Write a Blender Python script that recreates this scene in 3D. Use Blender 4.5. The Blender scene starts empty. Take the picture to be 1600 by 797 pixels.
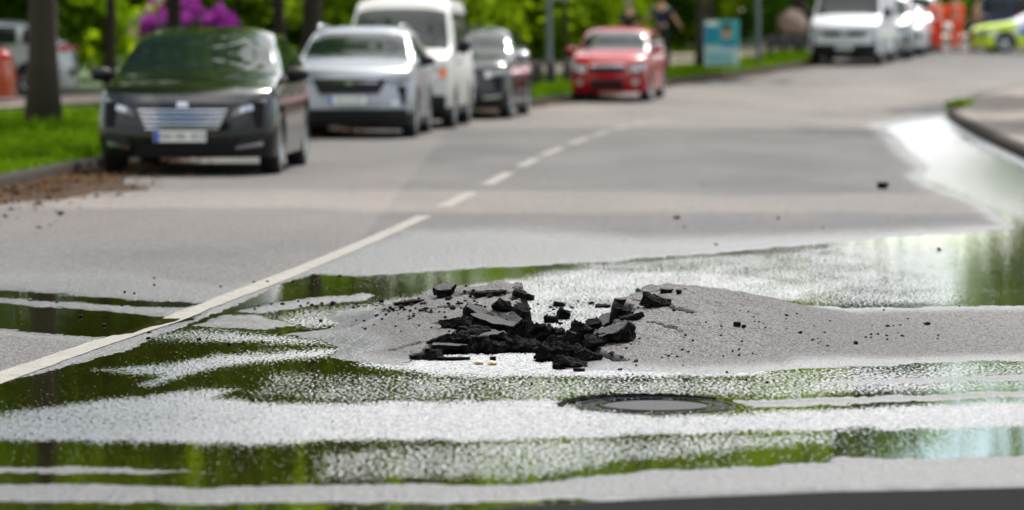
import bpy, bmesh, math, random
import numpy as np
from mathutils import Vector, Matrix, Euler

random.seed(7); RS = np.random.RandomState(7)
scene = bpy.context.scene
COL = scene.collection
R = math.radians

# ------------------------------------------------------------------ camera model
F = 5500.0; CX = 800.0; CY = 398.5; HZ = 80.0; CAMH = 1.25
TILT = math.atan((CY - HZ) / F)
ct, st = math.cos(TILT), math.sin(TILT)

def project(X, Y, Z):
    dz = Z - CAMH
    fw = Y * ct - dz * st
    up = Y * st + dz * ct
    return CX + F * X / fw, CY - F * up / fw

# terrain profile: flat near, gently climbing further up the street
_ty = np.array([-50, 0, 50, 62, 73, 85, 98, 112, 122, 150, 200, 400, 900.0])
_tz = np.array([0, 0, 0, .05, .18, .47, .83, 1.10, 1.32, 1.85, 2.5, 4.0, 6.0])
_fine = np.linspace(-50, 900, 3801)
_fz = np.interp(_fine, _ty, _tz)
_k = np.hanning(61); _k /= _k.sum()
_fz = np.convolve(np.pad(_fz, 30, mode='edge'), _k, 'valid')
def z0(Y): return np.interp(Y, _fine, _fz)

def P(x, y, extra=0.0):
    """point of the street under a picture position (world X, Y, Z)"""
    a = (x - CX) / F; b = (y - CY) / F
    d = np.array([a, ct - b * st, -st - b * ct])
    Y = 10.0
    lo, hi = 5.0, 400.0
    t = None
    prev = None
    for Y in np.concatenate([np.arange(5, 60, .25), np.arange(60, 300, .5)]):
        s = Y / d[1]; z = CAMH + d[2] * s
        g = z - (float(z0(Y)) + extra)
        if g < 0:
            lo, hi = Y - .6, Y; break
    for _ in range(30):
        m = .5 * (lo + hi); s = m / d[1]
        if CAMH + d[2] * s - (float(z0(m)) + extra) < 0: hi = m
        else: lo = m
    s = m / d[1]
    return Vector((d[0] * s, m, float(z0(m)) + extra))

# ------------------------------------------------------------------ noise
def vnoise(x, y, seed=0):
    x = np.asarray(x, float); y = np.asarray(y, float)
    xi = np.floor(x).astype(np.int64); yi = np.floor(y).astype(np.int64)
    fx = x - xi; fy = y - yi
    fx = fx * fx * (3 - 2 * fx); fy = fy * fy * (3 - 2 * fy)
    def h(a, b):
        n = (a * 374761393 + b * 668265263 + seed * 974711) & 0x7fffffff
        n = ((n ^ (n >> 13)) * 1274126177) & 0x7fffffff
        n = n ^ (n >> 16)
        return (n & 0xffff) / 32767.5 - 1
    return ((h(xi, yi) * (1 - fx) + h(xi + 1, yi) * fx) * (1 - fy)
            + (h(xi, yi + 1) * (1 - fx) + h(xi + 1, yi + 1) * fx) * fy)
def fbm(x, y, seed=0, o=4):
    s = 0; a = .5
    for i in range(o):
        s = s + a * vnoise(x * 2 ** i, y * 2 ** i, seed + i * 17); a *= .5
    return s
def sstep(a, b, v):
    t = np.clip((v - a) / (b - a), 0, 1); return t * t * (3 - 2 * t)

# ------------------------------------------------------------------ materials
def newmat(name):
    m = bpy.data.materials.new(name); m.use_nodes = True
    nt = m.node_tree; b = nt.nodes['Principled BSDF']
    return m, nt, b
def N(nt, t, **kw):
    n = nt.nodes.new(t)
    for k, v in kw.items():
        if hasattr(n, k): setattr(n, k, v)
        else: n.inputs[k].default_value = v
    return n
def simple(name, col, rough=.5, metal=0.0, var=0.0, scale=8.0, coat=0.0, spec=.5, bump=0.0):
    m, nt, b = newmat(name)
    b.inputs['Base Color'].default_value = (*col, 1)
    b.inputs['Roughness'].default_value = rough
    b.inputs['Metallic'].default_value = metal
    b.inputs['Specular IOR Level'].default_value = spec
    if coat:
        b.inputs['Coat Weight'].default_value = coat; b.inputs['Coat Roughness'].default_value = .03
    tc = N(nt, 'ShaderNodeTexCoord')
    nz = N(nt, 'ShaderNodeTexNoise'); nz.inputs['Scale'].default_value = scale; nz.inputs['Detail'].default_value = 5
    nt.links.new(tc.outputs['Object'], nz.inputs['Vector'])
    if var:
        mx = N(nt, 'ShaderNodeMix', data_type='RGBA')
        mx.inputs[6].default_value = (*[c * (1 - var) for c in col], 1)
        mx.inputs[7].default_value = (*[min(1, c * (1 + var)) for c in col], 1)
        nt.links.new(nz.outputs['Fac'], mx.inputs[0]); nt.links.new(mx.outputs[2], b.inputs['Base Color'])
    if bump:
        bp = N(nt, 'ShaderNodeBump'); bp.inputs['Strength'].default_value = 1; bp.inputs['Distance'].default_value = bump
        nt.links.new(nz.outputs['Fac'], bp.inputs['Height']); nt.links.new(bp.outputs['Normal'], b.inputs['Normal'])
    return m

def foliage_mat(name, c1, c2, trans=.45):
    m, nt, b = newmat(name)
    out = nt.nodes['Material Output']
    nt.nodes.remove(b)
    geo = N(nt, 'ShaderNodeNewGeometry')
    nz = N(nt, 'ShaderNodeTexNoise'); nz.inputs['Scale'].default_value = .9; nz.inputs['Detail'].default_value = 3
    nt.links.new(geo.outputs['Position'], nz.inputs['Vector'])
    ad = N(nt, 'ShaderNodeMath', operation='MULTIPLY_ADD')
    nt.links.new(geo.outputs['Random Per Island'], ad.inputs[0]); ad.inputs[1].default_value = .7
    rg = N(nt, 'ShaderNodeMapRange'); rg.inputs[1].default_value = .3; rg.inputs[2].default_value = .7; rg.inputs[3].default_value = -.2; rg.inputs[4].default_value = .5
    nt.links.new(nz.outputs['Fac'], rg.inputs[0]); nt.links.new(rg.outputs[0], ad.inputs[2])
    mx = N(nt, 'ShaderNodeMix', data_type='RGBA')
    mx.inputs[6].default_value = (*c1, 1); mx.inputs[7].default_value = (*c2, 1)
    nt.links.new(ad.outputs[0], mx.inputs[0])
    d = N(nt, 'ShaderNodeBsdfDiffuse'); t = N(nt, 'ShaderNodeBsdfTranslucent'); ms = N(nt, 'ShaderNodeMixShader')
    ms.inputs[0].default_value = trans
    nt.links.new(mx.outputs[2], d.inputs['Color']); nt.links.new(mx.outputs[2], t.inputs['Color'])
    nt.links.new(d.outputs[0], ms.inputs[1]); nt.links.new(t.outputs[0], ms.inputs[2])
    nt.links.new(ms.outputs[0], out.inputs['Surface'])
    return m

MAT = {}
MAT['leaf_bright'] = foliage_mat('bright leaves', (.115, .22, .004), (.30, .42, .010), .6)
MAT['leaf_mid'] = foliage_mat('mid green leaves', (.07, .14, .005), (.20, .30, .010), .55)
MAT['leaf_dark'] = foliage_mat('dark green leaves', (.012, .035, .005), (.05, .11, .008), .4)
MAT['grass'] = foliage_mat('grass blades', (.05, .115, .004), (.14, .235, .007), .45)
MAT['blossom'] = foliage_mat('purple blossom', (.26, .02, .28), (.50, .09, .48), .4)
MAT['bark'] = simple('bark', (.032, .023, .015), .95, var=.5, scale=14, bump=.02)
MAT['verge'] = simple('verge soil and turf', (.03, .06, .010), 1, var=.5, scale=3)
MAT['ground'] = simple('earth', (.06, .055, .035), 1, var=.4, scale=1)
MAT['path'] = simple('sandy path', (.26, .205, .17), .95, var=.15, scale=2)
MAT['kerb'] = simple('granite kerb', (.03, .025, .021), .95, var=.45, scale=9, bump=.006, spec=.08)
MAT['paving'] = simple('grey brown paving', (.11, .088, .074), .9, var=.25, scale=5)
MAT['dirt'] = simple('brown gutter dirt', (.040, .026, .017), 1, var=.55, scale=6, bump=.01, spec=.05)
MAT['tyre'] = simple('tyre rubber', (.012, .012, .013), .8, var=.2)
MAT['rim'] = simple('alloy rim', (.45, .46, .48), .3, .9, var=.1)
MAT['blackplastic'] = simple('black plastic', (.007, .007, .008), .6, var=.2, scale=20, spec=.2)
MAT['chrome'] = simple('chrome trim', (.50, .52, .56), .18, 1, var=.05)
MAT['plate'] = simple('number plate white', (.62, .63, .60), .4, var=.06)
MAT['plateblue'] = simple('plate blue band', (.01, .06, .42), .4, var=.06)
MAT['ink'] = simple('black lettering', (.02, .02, .02), .5)
MAT['lamp'] = simple('clear headlamp', (.42, .45, .47), .08, .35, var=.2, scale=30, coat=1)
MAT['lampdark'] = simple('dark headlamp', (.05, .055, .06), .08, .2, var=.4, scale=25, coat=1)
MAT['orange'] = simple('orange indicator', (.75, .13, .02), .25, var=.1, coat=.6)
MAT['tail'] = simple('red tail lamp', (.45, .01, .015), .2, var=.15, coat=.8)
MAT['post'] = simple('grey green post paint', (.12, .15, .15), .6, var=.25)
MAT['bollard'] = simple('dark weathered wood', (.05, .045, .045), .85, var=.4)
MAT['line'] = simple('worn road paint', (.17, .16, .142), .85, var=.3, scale=9, bump=.002, spec=.15)
_nt = MAT['line'].node_tree; _b = _nt.nodes['Principled BSDF']
_n = N(_nt, 'ShaderNodeTexNoise'); _n.inputs['Scale'].default_value = 45; _n.inputs['Detail'].default_value = 6; _n.inputs['Roughness'].default_value = .7
_r = N(_nt, 'ShaderNodeMapRange'); _r.inputs[1].default_value = .56; _r.inputs[2].default_value = .66
_m = N(_nt, 'ShaderNodeMix', data_type='RGBA'); _m.inputs[7].default_value = (.05, .046, .043, 1)
_t = N(_nt, 'ShaderNodeTexCoord'); _nt.links.new(_t.outputs['Object'], _n.inputs['Vector']); _nt.links.new(_n.outputs['Fac'], _r.inputs[0]); _nt.links.new(_r.outputs[0], _m.inputs[0])
_old = _b.inputs['Base Color'].links[0].from_socket; _nt.links.new(_old, _m.inputs[6]); _nt.links.new(_m.outputs[2], _b.inputs['Base Color'])
MAT['broken'] = simple('fresh broken asphalt', (.007, .0066, .0062), .95, var=.7, scale=70, bump=.012, spec=.06)
MAT['chunk_top'] = simple('weathered chunk face', (.048, .046, .046), .9, var=.6, scale=110, bump=.006, spec=.12)
MAT['crumb'] = simple('black crumb', (.007, .007, .007), .9, var=.4, scale=60, spec=.06)
MAT['darkpatch'] = simple('very dark asphalt', (.007, .007, .0075), .95, var=.4, scale=90, bump=.003, spec=.03)
MAT['iron'] = simple('cast iron', (.14, .14, .15), .42, .55, var=.35, scale=60, bump=.002)
MAT['irondark'] = simple('dark cast iron', (.010, .010, .011), .7, 0, var=.4, scale=60, spec=.1)
MAT['concrete'] = simple('concrete infill', (.014, .014, .0155), .7, var=.25, scale=40, bump=.002, spec=.15)
MAT['tan'] = simple('tan stone', (.45, .33, .19), .6, var=.25, scale=20)
MAT['rock'] = simple('pinkish stone', (.36, .25, .20), .9, var=.35, scale=4, bump=.03)
MAT['skin'] = simple('skin', (.50, .27, .18), .6, var=.08)
MAT['hair'] = simple('brown hair', (.05, .03, .02), .8, var=.3)
MAT['hairgrey'] = simple('grey hair', (.30, .29, .28), .8, var=.2)
MAT['hivis'] = simple('orange hi vis cloth', (.88, .075, .004), .9, var=.14, scale=6)
MAT['reflex'] = simple('silver reflective tape', (.40, .38, .36), .45, .2, var=.1)
MAT['navy'] = simple('navy cloth', (.012, .016, .06), .85, var=.3, scale=6)
MAT['blackcloth'] = simple('black cloth', (.012, .012, .014), .9, var=.3)
MAT['tancloth'] = simple('tan cloth', (.30, .20, .13), .9, var=.25)
MAT['white'] = simple('white helmet', (.80, .80, .80), .3, var=.04)
MAT['teal'] = simple('poster teal', (.02, .36, .40), .5, var=.15, scale=2)
MAT['posterblue'] = simple('poster blue', (.0, .24, .40), .5, var=.1, scale=2)
MAT['posterwhite'] = simple('poster pale', (.45, .58, .62), .5, var=.1, scale=2)
MAT['signwhite'] = simple('sign white', (.8, .8, .8), .35, var=.05)
MAT['signred'] = simple('sign red', (.6, .03, .03), .35, var=.05)
MAT['signback'] = simple('sign back grey', (.22, .23, .25), .5, .4, var=.15)

def paint(name, col, metal=.0, rough=.25):
    return simple(name, col, rough, metal, var=.05, scale=3, coat=.35, spec=.22)
def glass(name, col=(.012, .02, .018)):
    m = simple(name, col, .03, 0, spec=.3)
    return m
MAT['glass'] = glass('tinted car glass', (.006, .012, .010))

# ------------------------------------------------------------------ object helpers
def meshobj(name, verts, faces, mats, parent=None, midx=None, smooth=True):
    me = bpy.data.meshes.new(name)
    if isinstance(verts, np.ndarray) and isinstance(faces, np.ndarray):
        nv = len(verts); nf, k = faces.shape
        me.vertices.add(nv); me.vertices.foreach_set('co', verts.astype(np.float32).ravel())
        me.loops.add(nf * k); me.loops.foreach_set('vertex_index', faces.astype(np.int32).ravel())
        me.polygons.add(nf)
        me.polygons.foreach_set('loop_start', np.arange(0, nf * k, k, dtype=np.int32))
        me.polygons.foreach_set('loop_total', np.full(nf, k, np.int32))
        me.update(calc_edges=True)
    else:
        me.from_pydata([tuple(v) for v in verts], [], [tuple(f) for f in faces])
    if not isinstance(mats, (list, tuple)): mats = [mats]
    for m in mats: me.materials.append(MAT[m] if isinstance(m, str) else m)
    if midx is not None: me.polygons.foreach_set('material_index', np.asarray(midx, np.int32))
    if smooth: me.polygons.foreach_set('use_smooth', np.ones(len(me.polygons), bool))
    o = bpy.data.objects.new(name, me); COL.objects.link(o)
    if parent is not None: o.parent = parent
    return o
def empty(name, loc, rz=0, parent=None):
    o = bpy.data.objects.new(name, None); COL.objects.link(o)
    o.location = loc; o.rotation_euler = (0, 0, rz); o.empty_display_size = .1
    if parent is not None: o.parent = parent
    return o
def tag(o, label=None, cat=None, group=None, kind=None):
    if label: o['label'] = label
    if cat: o['category'] = cat
    if group: o['group'] = group
    if kind: o['kind'] = kind
    return o
def struct(o): o['kind'] = 'structure'; return o
def clone(o, parent=None):
    c = o.copy(); COL.objects.link(c)
    if parent is not None: c.parent = parent
    for ch in list(o.children): clone(ch, c)
    return c

class MB:
    def __init__(s): s.v = []; s.f = []
    def box(s, c, d, rot=None, bev=.0):
        n = len(s.v); x, y, z = d[0] / 2, d[1] / 2, d[2] / 2
        for p in ((-x, -y, -z), (x, -y, -z), (x, y, -z), (-x, y, -z), (-x, -y, z), (x, -y, z), (x, y, z), (-x, y, z)):
            p = Vector(p)
            if rot is not None: p = rot @ p
            s.v.append(Vector(c) + p)
        for f in ((0, 3, 2, 1), (4, 5, 6, 7), (0, 1, 5, 4), (1, 2, 6, 5), (2, 3, 7, 6), (3, 0, 4, 7)):
            s.f.append(tuple(n + i for i in f))
    def tube(s, pts, rad, k=10, cap=True):
        n = len(s.v); pts = [Vector(p) for p in pts]
        if not isinstance(rad, (list, tuple)): rad = [rad] * len(pts)
        for i, p in enumerate(pts):
            a = pts[max(i - 1, 0)]; b = pts[min(i + 1, len(pts) - 1)]
            t = (b - a).normalized()
            u = t.orthogonal().normalized() if abs(t.z) < .9 else Vector((1, 0, 0))
            u = (u - t * u.dot(t)).normalized(); w = t.cross(u)
            for j in range(k):
                an = 2 * math.pi * j / k
                s.v.append(p + (u * math.cos(an) + w * math.sin(an)) * rad[i])
        for i in range(len(pts) - 1):
            for j in range(k):
                a = n + i * k + j; b = n + i * k + (j + 1) % k
                s.f.append((a, b, b + k, a + k))
        if cap:
            s.f.append(tuple(n + j for j in range(k))[::-1]); m = n + (len(pts) - 1) * k
            s.f.append(tuple(m + j for j in range(k)))
    def lathe(s, prof, k=32, axis='z', c=(0, 0, 0)):
        n = len(s.v)
        for (r, h) in prof:
            for j in range(k):
                a = 2 * math.pi * j / k
                p = (r * math.cos(a), r * math.sin(a), h)
                if axis == 'x': p = (h, p[0], p[1])
                s.v.append(Vector(p) + Vector(c))
        for i in range(len(prof) - 1):
            for j in range(k):
                a = n + i * k + j; b = n + i * k + (j + 1) % k
                s.f.append((a, b, b + k, a + k))
    def ball(s, c, r, n=12, m=8, sc=(1, 1, 1)):
        prof = [(max(1e-4, math.sin(math.pi * i / m)) * r, -math.cos(math.pi * i / m) * r) for i in range(m + 1)]
        b = len(s.v); s.lathe(prof, n)
        for i in range(b, len(s.v)):
            v = s.v[i]; s.v[i] = Vector((v.x * sc[0], v.y * sc[1], v.z * sc[2])) + Vector(c)
    def build(s, name, mat, parent=None, smooth=False, bevel=0):
        o = meshobj(name, s.v, s.f, mat, parent, smooth=smooth)
        if bevel:
            b = o.modifiers.new('bevel', 'BEVEL'); b.width = bevel; b.segments = 2; b.limit_method = 'ANGLE'
        return o

# ------------------------------------------------------------------ puddle map (plan of the water on the street)
def sd_poly(px, py, poly):
    poly = np.array(poly, float); n = len(poly)
    d = np.full(px.shape, 1e9); ins = np.zeros(px.shape, bool)
    ASP = 2.6   # plan distances: depth is strongly foreshortened
    for i in range(n):
        ax, ay = poly[i]; bx, by = poly[(i + 1) % n]
        ex, ey = (bx - ax) / ASP, by - ay
        wx, wy = (px - ax) / ASP, py - ay
        L = ex * ex + ey * ey + 1e-9
        t = np.clip((wx * ex + wy * ey) / L, 0, 1)
        d = np.minimum(d, (wx - ex * t) ** 2 + (wy - ey * t) ** 2)
        c = ((ay > py) != (by > py))
        with np.errstate(divide='ignore', invalid='ignore'):
            xi = ax + (py - ay) * (bx - ax) / (by - ay if by != ay else 1e-9)
        ins ^= c & (px < xi)
    return np.where(ins, 1, -1) * np.sqrt(d)

WATER = [
 [(-400, 660), (0, 600), (100, 575), (200, 545), (262, 520), (330, 492), (380, 470), (440, 442), (488, 428), (560, 431), (640, 428), (760, 418), (850, 415),
  (950, 410), (1000, 404), (1100, 397), (1200, 388), (1300, 380), (1400, 371), (1500, 365), (1600, 356), (2000, 330), (2000, 900), (-400, 900)],
 [(-400, 440), (0, 452), (100, 459), (200, 467), (290, 471), (335, 474), (290, 480), (200, 478), (100, 470), (0, 464), (-400, 455)],
 [(-400, 455), (0, 473), (120, 484), (260, 495), (312, 489), (300, 500), (250, 511), (200, 527), (100, 525), (0, 515), (-400, 500)],
 [(2000, 340), (1600, 362), (1570, 345), (1540, 318), (1500, 302), (1460, 290), (1440, 276), (1458, 262), (1425, 240), (1402, 215), (1378, 199), (1430, 188), (1474, 183),
  (1492, 200), (1520, 222), (1560, 243), (1600, 262), (2000, 420)],
]
DRY = [
 [(522, 556), (548, 549), (577, 542), (560, 535), (520, 529), (480, 527), (448, 522), (480, 518), (540, 514), (580, 507), (560, 503), (518, 496), (518, 490), (545, 483), (580, 478),
  (640, 476), (720, 478), (830, 482), (1000, 484), (1060, 481), (1140, 480), (1240, 480), (1320, 481), (1600, 478), (2000, 474), (2000, 556), (1600, 563), (1500, 566), (1400, 571), (1300, 574),
  (1250, 576), (1200, 581), (1130, 584), (1050, 583), (960, 580), (880, 577), (760, 577), (690, 576), (620, 570), (570, 565)],
 [(296, 508), (330, 500), (352, 492), (399, 492), (430, 499), (460, 508), (420, 513), (340, 513)],
 [(368, 484), (448, 470), (560, 459), (584, 462), (566, 470), (480, 480), (400, 491)],
 [(1272, 598), (1400, 594), (1600, 584), (2000, 570), (2000, 580), (1600, 592), (1400, 600), (1300, 602)],
 [(1140, 626), (1300, 623), (1450, 615), (1600, 609), (2000, 596), (2000, 603), (1600, 617), (1450, 625), (1300, 633), (1180, 637)],
 [(-400, 757), (0, 757), (400, 759), (800, 757), (900, 746), (1000, 738), (1150, 731), (1290, 723), (1312, 715), (1450, 716), (1600, 712), (2000, 705), (2000, 900), (1000, 900), (1020, 790), (900, 779), (700, 786), (400, 786), (0, 785), (-400, 785)],
 [(-400, 731), (0, 731), (200, 732), (330, 736), (200, 741), (0, 741), (-400, 742)],
]
RIPPLE = [  # (strength, outline): where the flowing water is ruffled
 (1.0, [(-400, 660), (0, 648), (150, 626), (260, 614), (362, 606), (330, 622), (420, 628), (560, 630), (700, 626), (860, 624), (900, 640), (1020, 650), (1150, 650), (1300, 641), (1450, 633), (1600, 625), (2000, 610),
       (2000, 655), (1600, 664), (1400, 668), (1200, 673), (1000, 681), (700, 690), (400, 693), (0, 690), (-400, 690)]),
 (1.0, [(150, 580), (250, 572), (340, 553), (440, 548), (532, 543), (500, 555), (400, 563), (330, 576), (270, 593), (240, 604), (222, 601), (255, 586), (200, 584)]),
 (.9, [(222, 523), (320, 515), (400, 520), (480, 528), (522, 535), (450, 536), (330, 532), (240, 530)]),
 (.66, [(430, 497), (470, 486), (530, 480), (600, 470), (680, 454), (780, 441), (850, 428), (950, 420), (1100, 421), (1180, 424), (1220, 436), (1280, 450), (1250, 468), (1150, 476), (1090, 474), (1030, 474), (830, 476), (700, 470),
       (640, 468), (560, 481), (530, 490), (540, 508), (480, 512), (436, 504)]),
 (1.0, [(560, 566), (640, 566), (650, 555), (900, 545), (1010, 560), (1200, 576), (1200, 585), (1000, 588), (700, 586)]),
 (.6, [(830, 458), (1010, 470), (980, 500), (900, 520), (800, 530), (780, 480)]),
 (.42, [(430, 582), (700, 590), (1200, 590), (1200, 618), (870, 624), (560, 628), (380, 612)]),
 (.45, [(640, 700), (900, 690), (1300, 676), (1300, 690), (1000, 720), (800, 745), (500, 750), (500, 715)]),
 (1.0, [(1374, 200), (1430, 186), (1480, 181), (1500, 215), (1460, 250), (1425, 240)]),
 (.85, [(1425, 240), (1500, 215), (1600, 262), (2000, 400), (1600, 350), (1540, 318), (1440, 278)]),
 (.5, [(880, 414), (1100, 398), (1330, 380), (1500, 385), (1500, 475), (1300, 478), (1000, 440)]),
 (.45, [(1180, 582), (1600, 566), (2000, 560), (2000, 600), (1600, 606), (1180, 622)]),
]
WETP = [
 [(-400, 425), (0, 430), (150, 428), (330, 445), (420, 435), (470, 425), (560, 385), (640, 362), (800, 360), (1000, 372), (1300, 365), (1600, 345), (1600, 440), (1000, 440), (600, 470), (-400, 480)],
 [(-400, 750), (2000, 700), (2000, 762), (1600, 768), (1300, 774), (1000, 786), (900, 795), (-400, 795)],
]
RX = np.arange(-400, 2001, 3.0); RY = np.arange(150, 861, 1.5)
gx, gy = np.meshgrid(RX, RY)
D_ = np.full(gx.shape, -1e9)
for p in WATER: D_ = np.maximum(D_, sd_poly(gx, gy, p))
for p in DRY: D_ = np.minimum(D_, -sd_poly(gx, gy, p))
RIP_ = np.zeros(gx.shape)
for s, p in RIPPLE: RIP_ = np.maximum(RIP_, s * sstep(-9.0, 8.0, sd_poly(gx, gy, p)))
WET_ = np.zeros(gx.shape)
for p in WETP: WET_ = np.maximum(WET_, sstep(-10, 14, sd_poly(gx, gy, p)))
def samp(A, px, py):
    u = np.clip((px - RX[0]) / 3.0, 0, len(RX) - 1.001); v = np.clip((py - RY[0]) / 1.5, 0, len(RY) - 1.001)
    i = u.astype(int); j = v.astype(int); fu = u - i; fv = v - j
    return (A[j, i] * (1 - fu) + A[j, i + 1] * fu) * (1 - fv) + (A[j + 1, i] * (1 - fu) + A[j + 1, i + 1] * fu) * fv
def plan(X, Y):
    """puddle depth map, ripple and wetness at world positions"""
    px, py = project(X, Y, z0(Y))
    k = np.clip((py - 80) / 420, .2, 1.5)
    wx = 9 * fbm(X * 3.1, Y * 1.3, 3) + 4 * fbm(X * 14, Y * 6, 4)
    wy = (3.2 * fbm(X * 2.3, Y * .9, 5) + 2.2 * fbm(X * 12, Y * 5, 6)) * k
    d = samp(D_, px + wx, py + wy)
    rp = samp(RIP_, px + wx * 1.5, py + wy * 1.5)
    wt = samp(WET_, px + wx * 2, py + wy * 2)
    d = np.where((Y > 75) | (Y < 8.6) , -30, d)
    return d, rp, wt

HOLE = [(-.44, 14.22), (-.36, 14.55), (-.22, 14.62), (-.12, 14.78), (-.20, 15.0), (-.10, 15.12), (-.06, 15.25), (.02, 15.32), (.02, 15.7), (.04, 16.0), (.04, 16.6), (.03, 17.6),
        (.62, 17.6), (.64, 16.6), (.56, 16.1), (.47, 15.8), (.54, 15.35), (.44, 15.1), (.40, 14.8), (.27, 14.62), (.33, 14.4), (.25, 14.15), (.20, 13.7), (-.40, 13.7)]
CRACKS = [([(.545, 15.7), (.66, 15.45), (.78, 15.15)], .012), ([(.27, 14.5), (.36, 14.25), (.43, 14.02)], .02), ([(-.50, 14.5), (-.40, 14.68), (-.30, 14.78)], .012),
          ([(-.20, 15.0), (-.34, 15.25)], .010), ([(.60, 16.1), (.78, 16.0)], .014), ([(.44, 15.0), (.62, 14.85), (.70, 14.62)], .009), ([(-.06, 15.3), (-.22, 15.6), (-.42, 15.75)], .013), ([(.05, 16.0), (-.15, 16.15), (-.40, 16.1), (-.60, 16.2)], .016)]
def sdw(X, Y, poly):
    poly = np.array(poly); n = len(poly)
    d = np.full(X.shape, 1e9); ins = np.zeros(X.shape, bool)
    for i in range(n):
        ax, ay = poly[i]; bx, by = poly[(i + 1) % n]
        ex, ey = bx - ax, by - ay; L = ex * ex + ey * ey + 1e-12
        t = np.clip(((X - ax) * ex + (Y - ay) * ey) / L, 0, 1)
        d = np.minimum(d, (X - ax - ex * t) ** 2 + (Y - ay - ey * t) ** 2)
        c = (ay > Y) != (by > Y)
        xi = ax + (Y - ay) * ex / (ey if ey else 1e-9)
        ins ^= c & (X < xi)
    return np.where(ins, 1, -1) * np.sqrt(d)
def lobes(X, Y):
    rl = sstep(14.1, 16.3, Y + .25 * np.clip(-X, 0, 1)) * sstep(17.0, 16.45, Y + .1 * fbm(X * 5, Y * 0 + 2, 35))
    hl = .155 * (.35 * sstep(-.92, -.25, X) + .65 * sstep(-.85, .03, X + .02 * fbm(X * 4, Y * 2, 31))) * rl * (X < .3)
    gx_ = np.where(X > .72, (X - .72) / .98, (X - .72) / .80)
    br = (.55 * sstep(13.75, 14.9, Y) + .45 * sstep(14.2, 16.1, Y)) * sstep(17.5, 16.2, Y)
    hr = .155 * np.clip(1 - gx_ ** 2, 0, 1) ** 1.7 * br * (X > .0)
    return np.maximum(hl, hr) + np.where((X > -.95) & (X < 1.5) & (Y > 14) & (Y < 17), 1, 0) * np.maximum(hl, hr) * (.16 * fbm(X * 5, Y * 2.5, 33) + .10 * fbm(X * 17, Y * 9, 36))
def street(X, Y):
    """height of the asphalt, plus wet / broken / ripple"""
    X = np.asarray(X, float); Y = np.asarray(Y, float)
    d, rp, wt = plan(X, Y)
    h = -.007 * np.tanh(d / 8.0) + .0012 * fbm(X * 9, Y * 9, 8) + .0013 * vnoise(X * 75, Y * 45, 9)
    lob = lobes(X, Y)
    near = (X > -1.2) & (X < 1.6) & (Y > 13.4) & (Y < 18.0)
    brk = np.zeros(X.shape)
    if near.any():
        xn, yn = X[near], Y[near]
        jag = .036 * fbm(xn * 9, yn * 6, 41) + .03 * vnoise(xn * 26, yn * 18, 42)
        s = sdw(xn, yn, HOLE) + jag
        t = sstep(-.012, .05, s)
        hh = h[near] + lob[near]
        bottom = -.035 + .05 * fbm(xn * 11, yn * 8, 44)
        hh = hh * (1 - t) + bottom * t
        bb = sstep(-.010, .004, s)
        for pl, w in CRACKS:
            dd = np.full(xn.shape, 9.0)
            for (a, b) in zip(pl[:-1], pl[1:]):
                ex, ey = b[0] - a[0], b[1] - a[1]
                tt = np.clip(((xn - a[0]) * ex + (yn - a[1]) * ey) / (ex * ex + ey * ey), 0, 1)
                dd = np.minimum(dd, np.hypot(xn - a[0] - ex * tt, yn - a[1] - ey * tt))
            dd = dd + .012 * vnoise(xn * 30, yn * 20, 45)
            cm = sstep(w * 1.7, w * .8, dd)
            bb = np.maximum(bb, cm); hh = hh - .03 * cm
        h = h.copy(); h[near] = hh; brk[near] = bb
    else:
        h = h + lob
    wet = np.maximum(sstep(-15, 0, d), wt * .75) * (1 - .75 * sstep(.03, .10, lob))
    return h + z0(Y), wet, brk, rp, d

def onstreet(x, y):
    """first hit of the sight line through a picture position on the (heaved) asphalt"""
    a = (x - CX) / F; b = (y - CY) / F
    Ys = np.arange(12.0, 22.0, .01)
    s = Ys / (ct - b * st); Xs = a * s; Zs = CAMH + (-st - b * ct) * s
    hs = street(Xs, Ys)[0]
    hit = np.nonzero(Zs < np.maximum(hs, 0.0))[0]
    i = hit[0] if len(hit) else len(Ys) - 1
    return Vector((Xs[i], Ys[i], max(hs[i], 0)))

# ------------------------------------------------------------------ street, water
cols = np.concatenate([np.linspace(-2600, -760, 40), np.arange(-750, -62, 6.0), np.arange(-60, 1661, 2.1), np.arange(1664, 2600, 5.0), np.linspace(2610, 4400, 40)])
pxrow = lambda y: CAMH * F / (y - HZ)
rows = np.concatenate([np.linspace(2.5, 9.2, 25)[:-1], pxrow(np.arange(827, 620, -2.0)), np.arange(pxrow(620) , 17.7, .016)[1:], pxrow(np.arange(468, 180, -1.0)), np.linspace(69.5, 140, 90), np.linspace(145, 420, 30)])
rows = np.unique(rows)
A, YY = np.meshgrid((cols - CX) / F, rows)
XX = A * np.maximum(YY, 9)
H_, WET, BRK, _, _ = street(XX.ravel(), YY.ravel())
nr, nc = XX.shape
idx = np.arange(nr * nc).reshape(nr, nc)
quads = np.stack([idx[:-1, :-1], idx[:-1, 1:], idx[1:, 1:], idx[1:, :-1]], -1).reshape(-1, 4)

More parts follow.
